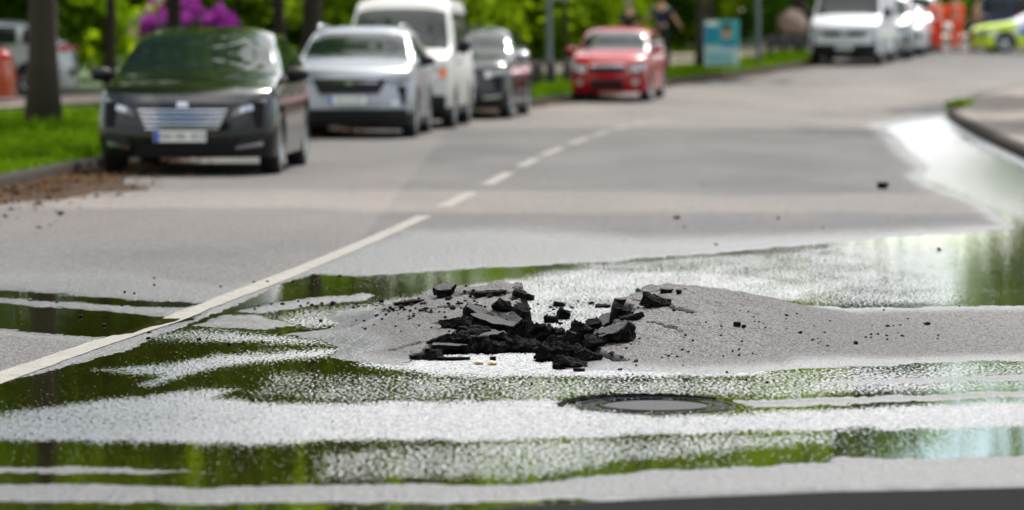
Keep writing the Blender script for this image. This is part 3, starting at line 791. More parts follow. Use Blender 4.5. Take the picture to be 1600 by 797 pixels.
def make_wheel(parent, x, y, r, side, w=.2, spokes=5, rimmat='rim'):
    e = empty('wheel', (x, y, r), 0, parent)
    mb = MB(); pr = r * .66
    mb.lathe([(pr, -w / 2), (r * .93, -w / 2), (r * .99, -w * .36), (r, -w * .2), (r, w * .2), (r * .99, w * .36), (r * .93, w / 2), (pr, w / 2), (pr * .98, w * .2), (pr * .98, -w * .2), (pr, -w / 2)], 30, 'x')
    mb.build('tyre', 'tyre', e, smooth=True)
    rb = MB(); s = side
    rb.lathe([(pr, s * w * .46), (pr * .92, s * w * .40), (pr * .90, s * w * .1), (.02, s * w * .08)], 30, 'x')
    for k in range(spokes):
        a = 2 * math.pi * k / spokes
        rot = Matrix.Rotation(a, 3, 'X'); c = rot @ Vector((s * w * .34, 0, pr * .5))
        rb.box(c, (.03, pr * .30, pr * .92), rot)
    rb.lathe([(.002, s * w * .40), (pr * .2, s * w * .39), (pr * .22, s * w * .3)], 16, 'x')
    ob = rb.build('rim', [rimmat, 'blackplastic'], e)
    for p_ in ob.data.polygons:
        if p_.index >= 60 and p_.index < 90: p_.material_index = 1
    return e

def make_car(name, sp):
    L, W = sp['L'], sp['W']; hw = W / 2
    prof = sp['top']                       # (y, z) along the centre, front to rear
    yA, yR, yB, yC = sp['cowl'], sp['roof0'], sp['roof1'], sp['tail']
    clr = sp.get('clr', .19); belt0, belt1 = sp['belt']
    r = sp['r']; wy = sp['wheels']; bulge = sp.get('bulge', .30); tumble = sp.get('tumble', .36)
    root = empty(name, (0, 0, 0))
    ys_ = np.unique(np.concatenate([[0, .02, .05, .09, .14, .2], np.arange(.26, L - .2, .035), [L - .18, L - .1, L - .05, L - .02, L]]))
    ztop = hermite(prof, ys_)
    belt = belt0 + (belt1 - belt0) * ys_ / L
    wpl = hw * (1 - .11 * np.clip(1 - ys_ / .55, 0, 1) ** 2 - .08 * np.clip(1 - (L - ys_) / .5, 0, 1) ** 2)
    secs = []
    for y, zt, bl, w in zip(ys_, ztop, belt, wpl):
        zb = clr + .10 * max(0, 1 - y / .25) ** 2 * 0
        for yw in wy:
            Ra = r + .065
            if abs(y - yw) < Ra: zb = max(zb, r + math.sqrt(Ra * Ra - (y - yw) ** 2) - .0)
        cabin = float(np.clip((zt - bl - .02) / .25, 0, 1))
        zr = zt - (.035 + .045 * cabin)
        zs = min(bl, zr - .015)
        zb = min(zb, zs - .03)
        zm = .55 * min(bl, zs) + .02
        pts = []
        for k in range(9):
            t = k / 8; z = zb + (zs - zb) * t
            if z < zm: x = w * (1 - .06 * ((zm - z) / zm) ** 2)
            else: x = w * (1 - .055 * ((z - zm) / max(.05, zs - zm)) ** 2)
            pts.append((x, z))
        xs = pts[-1][0]; xr = xs - tumble * (zr - zs) - .01
        for k in range(1, 11):
            t = k / 10; bow = .03 * math.sin(math.pi * t) * cabin
            pts.append((xs + (xr - xs) * t + bow, zs + (zr - zs) * t))
        for x_ in (.985, .95, .90, .82, .7, .5, .25, 0):
            pts.append((xr * x_, zr + (zt - zr) * (1 - x_ ** 4)))
        secs.append(pts)
    S = np.array(secs); ns, npt = S.shape[:2]
    full = np.concatenate([S, S[:, -2::-1] * [-1, 1]], 1); nf = full.shape[1]
    def deform(x, y, z, w):
        fr = np.clip(1 - y / .95, 0, 1) ** 2; rf = np.clip(1 - (L - y) / .7, 0, 1) ** 2
        q_ = np.abs(x) / w
        lean = sp.get('lean', .10) * np.clip((z - .45) / .4, 0, 1) ** 1.5 + .06 * np.clip((.32 - z) / .2, 0, 1)
        return y + fr * (bulge * q_ ** 3.2 + lean) - rf * (.14 * q_ ** 3 + .10 * np.clip((z - .6) / .5, 0, 1))
    Yg = np.repeat(ys_[:, None], nf, 1); Wg = np.repeat(wpl[:, None], nf, 1)
    Yd = deform(full[..., 0], Yg, full[..., 1], Wg)
    V = np.stack([full[..., 0], Yd, full[..., 1]], -1)
    verts = V.reshape(-1, 3).tolist()
    faces = {'body': [], 'windscreen': [], 'window_l': [], 'window_r': [], 'rear': []}
    bcol = []
    pil = sp.get('pillars', []); wtop = sp.get('wtop', .075)
    colf = sp.get('colour_at')
    for i in range(ns - 1):
        yc = .5 * (ys_[i] + ys_[i + 1])
        for j in range(nf - 1):
            a = i * nf + j; fq = (a, a + 1, a + nf + 1, a + nf)
            x = full[i:i + 2, j:j + 2, 0].mean(); z = full[i:i + 2, j:j + 2, 1].mean()
            k = j if j < npt - 1 else nf - 2 - j        # half index of face
            zt = .5 * (ztop[i] + ztop[i + 1]); bl = .5 * (belt[i] + belt[i + 1])
            key = 'body'
            cab = zt - bl
            if k >= 18 and yA + .06 < yc < yR - .03 and abs(x) < .93 * abs(S[i, 18, 0]): key = 'windscreen'
            elif 9 <= k < 18 and cab > .16 and yA + .12 < yc < yC - .10 and z > bl + .02 and z < zt - wtop - .045 and not any(a_ < yc < b_ for a_, b_ in pil) and (yc < yB + .4):
                key = 'window_l' if x < 0 else 'window_r'
            elif k >= 18 and yB + .08 < yc < yC - .02 and cab > .08 and abs(x) < .9 * abs(S[i, 18, 0]) and sp.get('rearglass', True): key = 'rear'
            faces[key].append(fq)
            if key == 'body': bcol.append(colf(x, yc, z) if colf else (1 if z < sp.get('clad', 0) else 0))
    # front and rear caps
    for s_i, flip in ((0, False), (ns - 1, True)):
        base = len(verts); M = 11
        for k in range(npt):
            xk, zk = S[s_i, k]
            for c in range(M):
                u = -1 + 2 * c / (M - 1); x = xk * u
                verts.append([x, float(deform(np.array(x), np.array(ys_[s_i]), np.array(zk), wpl[s_i])), zk])
        for k in range(npt - 1):
            for c in range(M - 1):
                a = base + k * M + c; fq = (a, a + 1, a + M + 1, a + M)
                faces['body'].append(fq[::-1] if flip else fq)
                zz = S[s_i, k:k + 2, 1].mean()
                xx = S[s_i, k, 0] * (-1 + 2 * (c + .5) / (M - 1))
                bcol.append(colf(xx, ys_[s_i], zz) if colf else (1 if zz < sp.get('clad_front', sp.get('clad', 0)) else 0))
    def sub(fs):
        us = sorted({i for f_ in fs for i in f_}); mp = {u: i for i, u in enumerate(us)}
        return [verts[u] for u in us], [tuple(mp[i] for i in f_) for f_ in fs]
    vv, ff = sub(faces['body'])
    meshobj('body', vv, ff, sp['mats'], root, midx=bcol)
    gm = sp.get('glass', 'glass')
    for key, nm in (('windscreen', 'windscreen'), ('window_l', 'side_window'), ('window_r', 'side_window'), ('rear', 'rear_window')):
        if faces[key]:
            # split side glass per pane
            groups = {}
            for f_ in faces[key]:
                yc = ys_[f_[0] // nf]
                g = sum(1 for a_, b_ in pil if yc > a_) if key.startswith('window_') else 0
                groups.setdefault(g, []).append(f_)
            for g in groups.values():
                vv, ff = sub(g); meshobj(nm, vv, ff, gm, root)
    # dark inner floor and wheel housings
    mb = MB(); mb.box((0, L / 2, .36), (W - .50, L - .5, .26)); mb.box((0, L / 2, .62), (W - .24, L - .4, .26)); mb.build('underbody', 'blackplastic', root)
    for yw in wy:
        for s in (-1, 1): make_wheel(root, s * (hw - .115), yw, r, s, spokes=sp.get('spokes', 5), rimmat=sp.get('rimmat', 'rim'))
    w0 = wpl[0]
    def fy(x, z): return float(deform(np.array(float(x)), np.array(0.0), np.array(float(z)), w0))
    def patch(nm, mat, cn, off=.012, nx=8, nz=4, parent=root, mirror=False, thick=.03):
        # cn: four corners (x,z) bottom-left, bottom-right, top-right, top-left
        vs = []; fs = []
        for layer in (0, 1):
            for b in range(nz + 1):
                for a in range(nx + 1):
                    u, w_ = a / nx, b / nz
                    x = (cn[0][0] * (1 - u) + cn[1][0] * u) * (1 - w_) + (cn[3][0] * (1 - u) + cn[2][0] * u) * w_
                    z = (cn[0][1] * (1 - u) + cn[1][1] * u) * (1 - w_) + (cn[3][1] * (1 - u) + cn[2][1] * u) * w_
                    if mirror: x = -x
                    vs.append((x, fy(x, z) - off + layer * thick, z))
        st_ = nx + 1; n1 = (nx + 1) * (nz + 1)
        for b in range(nz):
            for a in range(nx):
                i = b * st_ + a; fs.append((i, i + 1, i + st_ + 1, i + st_)); fs.append((n1 + i, n1 + i + st_, n1 + i + st_ + 1, n1 + i + 1))
        ring = [a for a in range(nx + 1)] + [b * st_ + nx for b in range(1, nz + 1)] + [nz * st_ + a for a in range(nx - 1, -1, -1)] + [b * st_ for b in range(nz - 1, 0, -1)]
        for i in range(len(ring)):
            a, b = ring[i], ring[(i + 1) % len(ring)]; fs.append((a, n1 + a, n1 + b, b))
        return meshobj(nm, vs, fs, mat, parent, smooth=False)
    # mirrors
    ym = yA + .32; zm = sp.get('mirror_z', belt0 + .06)
    i = int(np.argmin(abs(ys_ - ym)))
    for s in (-1, 1):
        mb = MB(); xm = s * (wpl[i] + .10)
        big = sp.get('mirror_h', .15)
        mb.ball((xm, ym, zm + .05), .5, 14, 8, (.24, .17, big)); mb.box((s * (wpl[i] - .0), ym + .02, zm - .02), (.16, .05, .035))
        mb.build('wing_mirror', sp.get('mirror_mat', sp['mats'][0]), root, smooth=True)
    # door seams and handles on the sides
    hm = MB()
    for s in (-1, 1):
        for yh in sp.get('handles', []):
            j = int(np.argmin(abs(ys_ - yh))); hb = MB(); hb.box((s * (wpl[j] * .975 + .012), yh, belt0 - .10), (.03, .18, .03)); hb.build('door_handle', sp.get('handle_mat', sp['mats'][0]), root, bevel=.008)
    root['_tmp'] = 0; del root['_tmp']
    return root, patch, fy

def plate(patch, root, z, x=0, w=.52, h=.11, txt=None, fy=None, off=.03):
    p = patch('number_plate', 'plate', [(x - w / 2, z - h / 2), (x + w / 2, z - h / 2), (x + w / 2, z + h / 2), (x - w / 2, z + h / 2)], off, 4, 2, thick=.04)
    patch('euro_band', 'plateblue', [(x - w / 2 + .004, z - h / 2 + .004), (x - w / 2 + .055, z - h / 2 + .004), (x - w / 2 + .055, z + h / 2 - .004), (x - w / 2 + .004, z + h / 2 - .004)], off + .003, 2, 2, p, thick=.01)
    if txt:
        cu = bpy.data.curves.new('plate_text', 'FONT'); cu.body = txt; cu.size = .095; cu.align_x = 'CENTER'; cu.align_y = 'CENTER'; cu.extrude = .001
        cu.space_character = 1.05
        tmp = bpy.data.objects.new('lettering_curve', cu); COL.objects.link(tmp)
        dg = bpy.context.evaluated_depsgraph_get(); me = bpy.data.meshes.new_from_object(tmp.evaluated_get(dg)); bpy.data.objects.remove(tmp)
        me.materials.clear(); me.materials.append(MAT['ink'])
        o = bpy.data.objects.new('lettering', me); COL.objects.link(o); o.parent = p
        o.location = (x + .03, fy(x, z) - off - .006, z); o.rotation_euler = (math.pi / 2, 0, 0); o.scale = (.82, 1, 1)
    return p
def park(root, x, y, yaw, label, cat, group=None, zoff=0.0):
    """x,y: where the middle of the front bumper stands; yaw: radians, positive turns the tail to the right"""
    root.location = (x, y, float(z0(y + 1.5)) + zoff); root.rotation_euler = (R(1.0) if 66 < y < 112 else 0, 0, -yaw)
    tag(root, label, cat, group)

# --- dark hatchback
sp = dict(L=4.36, W=1.83, top=[(0, .74), (.12, .83), (.35, .90), (1.10, 1.03), (1.22, 1.07), (1.95, 1.43), (2.35, 1.51), (2.9, 1.51), (3.55, 1.40), (3.75, 1.35), (4.20, 1.02), (4.36, .86)],
          cowl=1.15, roof0=2.05, roof1=3.5, tail=4.15, belt=(.90, 1.00), r=.325, wheels=(.90, 3.55), pillars=[(2.42, 2.50), (3.25, 3.33)],
          mats=[simple('dark grey green paint', (.004, .0055, .005), .12, 0, spec=.3, coat=.12), 'blackplastic'], clad=.0, mirror_mat='blackplastic', handles=(2.2, 3.1))
car, patch, fy = make_car('hatchback_car', sp)
g = patch('grille', 'blackplastic', [(-.36, .46), (.36, .46), (.46, .68), (-.46, .68)], .012, 10, 4)
for k in range(5):
    z = .475 + .045 * k; hw_ = .36 + .021 * k
    patch('grille_bar', 'chrome', [(-hw_, z), (hw_, z), (hw_ + .008, z + .017), (-hw_ - .008, z + .017)], .026, 10, 1, g, thick=.015)
patch('badge', 'chrome', [(-.06, .695), (.06, .695), (.05, .745), (-.05, .745)], .02, 4, 2)
for mir in (False, True):
    h = patch('headlight', 'lampdark', [(.48, .595), (.78, .675), (.815, .785), (.51, .675)], .014, 8, 4, mirror=mir)
    patch('lamp_reflector', 'lamp', [(.56, .64), (.77, .69), (.80, .765), (.57, .685)], .022, 6, 3, h, mirror=mir, thick=.015)
    patch('fog_light_surround', 'blackplastic', [(.52, .27), (.80, .30), (.80, .44), (.55, .40)], .012, 6, 3, mirror=mir)
    patch('fog_light_trim', 'chrome', [(.53, .275), (.78, .305), (.78, .345), (.53, .30)], .026, 6, 2, mirror=mir, thick=.02)
patch('lower_intake', 'blackplastic', [(-.50, .20), (.50, .20), (.46, .33), (-.46, .33)], .012, 8, 3)
plate(patch, car, .405, -.02, txt='HH HN 1013', fy=fy)
park(car, -3.28, 35.0, .035, 'dark grey green hatchback with a wide slatted chrome grille, foremost car at the left kerb', 'car', 'cars parked along the left kerb')

# --- silver crossover
sp = dict(L=4.21, W=1.83, top=[(0, .86), (.10, .95), (.30, 1.02), (1.0, 1.11), (1.12, 1.14), (1.70, 1.50), (2.05, 1.60), (2.7, 1.615), (3.5, 1.56), (3.75, 1.50), (4.1, 1.12), (4.21, .9)],
          cowl=1.05, roof0=1.80, roof1=3.5, tail=4.05, belt=(1.0, 1.08), r=.335, wheels=(.86, 3.47), pillars=[(2.25, 2.33), (3.1, 3.18)], bulge=.26,
          mats=[paint('light silver metallic', (.23, .245, .27), .5, .3), 'blackplastic'], clad=.34, clad_front=.43, mirror_mat='blackplastic', handles=(2.1, 3.0))
car, patch, fy = make_car('crossover_car', sp)
patch('grille', 'blackplastic', [(-.42, .64), (.42, .64), (.54, .85), (-.54, .85)], .012, 10, 3)
patch('grille_bar', 'chrome', [(-.40, .795), (.40, .795), (.41, .812), (-.41, .812)], .026, 10, 1, thick=.015)
patch('badge', 'chrome', [(-.045, .765), (.045, .765), (.045, .825), (-.045, .825)], .036, 3, 3)
for mir in (False, True):
    h = patch('headlight', 'lampdark', [(.57, .76), (.84, .82), (.86, .90), (.57, .86)], .012, 6, 3, mirror=mir)
    patch('lamp_reflector', 'lamp', [(.60, .84), (.84, .87), (.85, .895), (.60, .858)], .02, 6, 2, h, mirror=mir, thick=.015)
    patch('fog_light', 'lamp', [(.60, .46), (.70, .46), (.70, .54), (.60, .54)], .014, 3, 3, mirror=mir)
    rl = MB(); s = -1 if mir else 1
    rl.tube([(s * .60, 1.75, 1.53), (s * .60, 1.85, 1.62), (s * .60, 3.4, 1.60), (s * .60, 3.5, 1.54)], .016, 8); rl.build('roof_rail', 'chrome', car, smooth=True)
plate(patch, car, .55, -.02, txt='HH LK 507', fy=fy)
park(car, -2.31, 49.8, .05, 'silver crossover car with a black oval grille and a black lower bumper', 'car', 'cars parked along the left kerb')

# --- white camper van
sp = dict(L=4.80, W=1.84, top=[(0, .98), (.06, 1.08), (.22, 1.16), (.62, 1.24), (.72, 1.28), (1.35, 1.88), (1.6, 2.06), (2.0, 2.10), (4.4, 2.10), (4.65, 2.02), (4.8, 1.6)],
          cowl=.66, roof0=1.42, roof1=4.5, tail=4.75, belt=(1.15, 1.18), r=.325, wheels=(.80, 3.60), pillars=[(1.95, 2.06), (3.2, 3.32)], bulge=.16, tumble=.16, lean=.05, wtop=.22, rearglass=False,
          mats=[paint('white van paint', (.43, .43, .41), 0, .4), 'blackplastic'], clad=.30, clad_front=.52, mirror_mat='blackplastic', mirror_h=.24, mirror_z=1.25, handles=(1.75,), handle_mat='blackplastic', clr=.24)
car, patch, fy = make_car('camper_van', sp)
patch('grille', simple('pale grey grille', (.42, .43, .42), .5, var=.1), [(-.52, .80), (.52, .80), (.52, .93), (-.52, .93)], .012, 8, 3)
patch('bumper', 'blackplastic', [(-.80, .36), (.80, .36), (.80, .53), (-.80, .53)], .05, 10, 3, thick=.07)
for mir in (False, True):
    patch('headlight', 'lamp', [(.53, .80), (.71, .80), (.71, .95), (.53, .95)], .014, 4, 3, mirror=mir)
    patch('indicator', 'orange', [(.715, .80), (.815, .80), (.815, .95), (.715, .95)], .016, 4, 3, mirror=mir)
    wp = MB(); s = -1 if mir else 1
    wp.tube([(s * .1, .70, 1.285), (s * .62, .80, 1.38)], .012, 6); wp.build('wiper', 'blackplastic', car)
plate(patch, car, .45, 0, off=.065)
park(car, -1.86, 55.2, .07, 'white camper van with a raised roof, black bumper and orange indicator', 'van')

# --- black car behind the camper
sp = dict(L=4.6, W=1.87, top=[(0, .84), (.12, .93), (.35, 1.0), (1.25, 1.10), (1.4, 1.14), (2.05, 1.52), (2.4, 1.62), (3.0, 1.63), (3.9, 1.55), (4.1, 1.48), (4.45, 1.1), (4.6, .9)],
          cowl=1.3, roof0=2.15, roof1=3.9, tail=4.4, belt=(1.0, 1.08), r=.35, wheels=(.92, 3.75), pillars=[(2.6, 2.68), (3.45, 3.53)],
          mats=[simple('black blue paint', (.004, .005, .009), .12, 0, spec=.35, coat=.2), 'blackplastic'], clad=.32, mirror_mat='chrome', handles=(2.4, 3.3))
car, patch, fy = make_car('black_car', sp); car.name = 'dark_car'
g = patch('grille', 'blackplastic', [(-.42, .56), (.42, .56), (.46, .80), (-.46, .80)], .012, 8, 3)
for z in (.62, .72): patch('grille_bar', 'chrome', [(-.42, z), (.42, z), (.42, z + .02), (-.42, z + .02)], .024, 8, 1, g, thick=.012)
for mir in (False, True):
    patch('headlight', 'lamp', [(.54, .72), (.85, .79), (.86, .89), (.54, .83)], .014, 6, 3, mirror=mir)
    patch('air_inlet', 'chrome', [(.52, .36), (.80, .38), (.80, .42), (.52, .39)], .016, 6, 2, mirror=mir)
plate(patch, car, .48, 0)
park(car, -1.02, 61.2, .11, 'glossy black car parked behind the white camper van', 'car', 'cars parked along the left kerb')

# --- red small car
sp = dict(L=3.99, W=1.64, top=[(0, .76), (.10, .86), (.28, .93), (.85, 1.02), (.98, 1.06), (1.55, 1.40), (1.9, 1.495), (2.5, 1.50), (3.4, 1.45), (3.6, 1.38), (3.9, 1.0), (3.99, .85)],
          cowl=.9, roof0=1.65, roof1=3.35, tail=3.85, belt=(.92, .98), r=.30, wheels=(.82, 3.28), pillars=[(2.2, 2.28), (3.0, 3.08)], bulge=.24, tumble=.28,
          mats=[paint('bright red paint', (.27, .002, .005), .0, .25), 'blackplastic'], clad=.0, handles=(2.0, 2.9))
car, patch, fy = make_car('red_car', sp); car.name = 'small_car'
g = patch('grille', 'blackplastic', [(-.30, .60), (.30, .60), (.36, .72), (-.36, .72)], .012, 8, 3)
patch('grille_trim', 'chrome', [(-.38, .722), (.38, .722), (.36, .765), (-.36, .765)], .022, 8, 2, g, thick=.015)
patch('lower_intake', 'blackplastic', [(-.34, .26), (.34, .26), (.34, .45), (-.34, .45)], .012, 8, 3)
for mir in (False, True):
    patch('headlight', 'lamp', [(.42, .58), (.74, .64), (.76, .80), (.44, .74)], .014, 6, 4, mirror=mir)
    patch('fog_light', 'lamp', [(.52, .34), (.64, .34), (.64, .45), (.52, .45)], .014, 3, 3, mirror=mir)
park(car, 1.95, 72.6, .16, 'bright red small hatchback facing the camera at the left kerb', 'car', 'cars parked along the left kerb')

# --- white cargo van
sp = dict(L=5.9, W=2.04, top=[(0, .98), (.08, 1.10), (.25, 1.18), (.85, 1.36), (.95, 1.40), (1.75, 2.20), (2.1, 2.50), (2.5, 2.58), (5.6, 2.58), (5.85, 2.45), (5.9, 1.8)],
          cowl=.90, roof0=1.72, roof1=5.7, tail=5.85, belt=(1.25, 1.25), r=.345, wheels=(.98, 4.6), pillars=[(2.15, 5.9)], bulge=.22, tumble=.12, lean=.08, wtop=.5, rearglass=False,
          mats=[paint('white cargo van paint', (.46, .47, .50), 0, .35), 'blackplastic'], clad=.32, clad_front=.56, mirror_mat='blackplastic', mirror_h=.3, mirror_z=1.4, handles=(2.0,), handle_mat='blackplastic', clr=.22)
def white_van():
    car, patch, fy = make_car('cargo_van', sp)
    patch('grille', 'blackplastic', [(-.52, .80), (.52, .80), (.68, .94), (-.68, .94)], .012, 8, 3)
    patch('badge', 'chrome', [(-.09, .83), (.09, .83), (.09, .93), (-.09, .93)], .02, 3, 3)
    for mir in (False, True):
        patch('headlight', 'lamp', [(.64, .76), (.88, .86), (.90, 1.06), (.72, .96)], .014, 5, 4, mirror=mir)
    plate(patch, car, .48, .0, txt='HH V 2316', fy=fy)
    return car
van = white_van()
park(van, 9.25, 98.4, .20, 'white cargo van with black lower bumper facing the camera, first of the far row', 'van')

# --- far row of parked vehicles
spd = dict(L=4.4, W=1.82, top=[(0, .80), (.12, .89), (.35, .96), (1.15, 1.06), (1.3, 1.10), (1.95, 1.46), (2.3, 1.55), (2.9, 1.56), (3.7, 1.48), (3.9, 1.42), (4.25, 1.05), (4.4, .88)],
           cowl=1.2, roof0=2.05, roof1=3.6, tail=4.2, belt=(.96, 1.04), r=.33, wheels=(.90, 3.55), pillars=[(2.45, 2.53), (3.25, 3.33)], clad=.26, handles=(2.2, 3.1))
def row_car(nm, matname, col, metal, x, y, yaw, lab, cat='car', group='vehicles in the far row', **kw):
    s = dict(spd); s.update(kw); s['mats'] = [paint(matname, col, metal, .3), 'blackplastic']
    c, patch, fy = make_car(nm, s)
    patch('grille', 'blackplastic', [(-.42, .55), (.42, .55), (.46, .70), (-.46, .70)], .012, 8, 3)
    for mir in (False, True): patch('headlight', 'lamp', [(.52, .66), (.82, .72), (.83, .83), (.53, .77)], .014, 6, 3, mirror=mir)
    plate(patch, c, .42)
    park(c, x, y, yaw, lab, cat, group)
    return c
tall = dict(top=[(0, .95), (.10, 1.05), (.3, 1.12), (.9, 1.24), (1.0, 1.28), (1.7, 1.80), (2.0, 1.95), (2.5, 1.98), (4.1, 1.96), (4.3, 1.85), (4.4, 1.3)], cowl=.95, roof0=1.75, roof1=4.1, tail=4.35, belt=(1.12, 1.15), tumble=.2)
row_car('grey_van', 'silver grey van paint', (.20, .205, .205), .2, 11.0, 105.2, .14, 'silver grey van directly behind the white cargo van', 'van', **tall).name = 'minivan'
row_car('white_car', 'white car paint', (.46, .46, .48), 0, 12.0, 110.6, .17, 'white car behind the silver grey van in the far row').name = 'parked_car'
row_car('red_car', 'dark red car paint', (.36, .03, .03), .1, 12.72, 114.6, .17, 'dark red car parked between two white cars', L=3.9, wheels=(.85, 3.15), top=[(0, .78), (.12, .87), (.35, .94), (1.0, 1.03), (1.15, 1.07), (1.7, 1.38), (2.0, 1.45), (2.6, 1.46), (3.3, 1.38), (3.5, 1.32), (3.8, 1.0), (3.9, .86)], cowl=1.05, roof0=1.8, roof1=3.2, tail=3.7, pillars=[(2.2, 2.28)], handles=(2.0,)).name = 'parked_car'
row_car('white_car', 'plain white van paint', (.5, .5, .5), 0, 13.3, 118.4, .18, 'tall white car next to the workers in orange', **tall).name = 'parked_car'

# --- police car seen from the side
def police_colour(x, y, z):
    if y < .55 and z < .62: return 1
    if z > .70 and y < 1.35: return 1
    if y > 1.42 and .62 < z < .80: return 2
    if z < .62 and y > 1.3: return 1
    return 0
s = dict(spd); s['mats'] = [paint('police silver', (.55, .58, .66), .3, .3), paint('police neon yellow', (.50, .66, .05), 0, .3), paint('police blue', (.01, .07, .36), 0, .3)]
s.update(colour_at=police_colour, L=4.8, W=1.85, wheels=(.95, 3.85), r=.335, top=[(0, .74), (.12, .84), (.35, .91), (1.30, 1.04), (1.45, 1.08), (2.2, 1.42), (2.6, 1.50), (3.3, 1.50), (4.2, 1.44), (4.4, 1.38), (4.7, 1.0), (4.8, .86)], cowl=1.4, roof0=2.3, roof1=4.2, tail=4.65, pillars=[(2.65, 2.73), (3.6, 3.68)], glass=glass('car glass with painted sky reflection', (.30, .33, .40)))  # sky reflection on this glass is put into its base colour
car, patch, fy = make_car('police_car', s)
patch('grille', 'blackplastic', [(-.42, .50), (.42, .50), (.46, .68), (-.46, .68)], .012, 8, 3)
for mir in (False, True): patch('headlight', 'lamp', [(.50, .62), (.84, .68), (.85, .80), (.52, .74)], .014, 6, 3, mirror=mir)
lb = MB(); lb.box((0, 2.75, 1.56), (1.2, .25, .11)); lb.build('light_bar', simple('blue light bar', (.01, .05, .5), .2, var=.1, coat=.6), car, bevel=.02)
park(car, 15.05, 115.9, -math.pi / 2 * 0 + R(78), 'neon yellow, silver and blue police car seen from its side, cut by the right edge', 'car')
car.rotation_euler = (0, 0, -R(84))
car.location.z = float(z0(116))
# --- vehicles beyond the police car
s = dict(spd); s.update(tall)
s['mats'] = [paint('dark navy van paint', (.008, .012, .07), 0, .3), paint('red stripe', (.40, .01, .02), 0, .3)]
s['colour_at'] = lambda x, y, z: 1 if (2.5 < y < 3.1 and z > .6) else 0
c, patch, fy = make_car('navy_van', s); c.name = 'rescue_van'
patch('grille', 'blackplastic', [(-.42, .55), (.42, .55), (.46, .70), (-.46, .70)], .012, 8, 3)
for mir in (False, True): patch('headlight', 'lamp', [(.52, .66), (.82, .72), (.83, .83), (.53, .77)], .014, 6, 3, mirror=mir)
c.location = (20.6, 122.5, float(z0(122))); c.rotation_euler = (0, 0, R(84))
tag(c, 'dark navy van with a red stripe standing behind the police car', 'van')
c2 = clone(van); c2.location = (24.2, 132, float(z0(132))); c2.rotation_euler = (0, 0, R(95)); tag(c2, 'white van far back at the right edge, beyond the navy van', 'van')

# --- cars on the side lane at the far left
s = dict(spd); s['mats'] = [paint('silver estate paint', (.42, .43, .45), .5, .3), 'blackplastic']; s.pop('clad')
c, patch, fy = make_car('silver_estate', s); c.name = 'parked_car'
for mir in (-1, 1):
    tl = MB(); tl.ball((mir * .80, 4.17, .98), .5, 12, 8, (.16, .30, .15)); tl.build('tail_light', 'tail', c, smooth=True)
rb = MB(); rb.box((0, 4.33, .50), (1.5, .10, .14)); rb.build('rear_bumper', 'blackplastic', c, bevel=.03)
pos = P(122, 152)
c.rotation_euler = (0, 0, -R(88)); c.location = (pos.x - 4.42, 72.5, 1.25 - (150 - 80) * 72.5 / F)
c.location.x = (120 - 800) / F * 72.5 - 4.38
tag(c, 'silver car with a red tail light, half hidden by the thick street tree', 'car')
s = dict(spd); s['mats'] = [paint('orange red paint', (.30, .05, .02), .1, .3), 'blackplastic']; s.pop('clad')
c, patch, fy = make_car('orange_car', s); c.name = 'parked_car'
for mir in (-1, 1):
    tl = MB(); tl.ball((mir * .80, 4.17, .98), .5, 12, 8, (.16, .30, .15)); tl.build('tail_light', 'tail', c, smooth=True)
c.rotation_euler = (0, 0, -R(84)); c.location = ((20 - 800) / F * 66 - 4.36, 66, 1.25 - (168 - 80) * 66 / F)
tag(c, 'orange red car cut off by the left edge in front of the silver car', 'car')

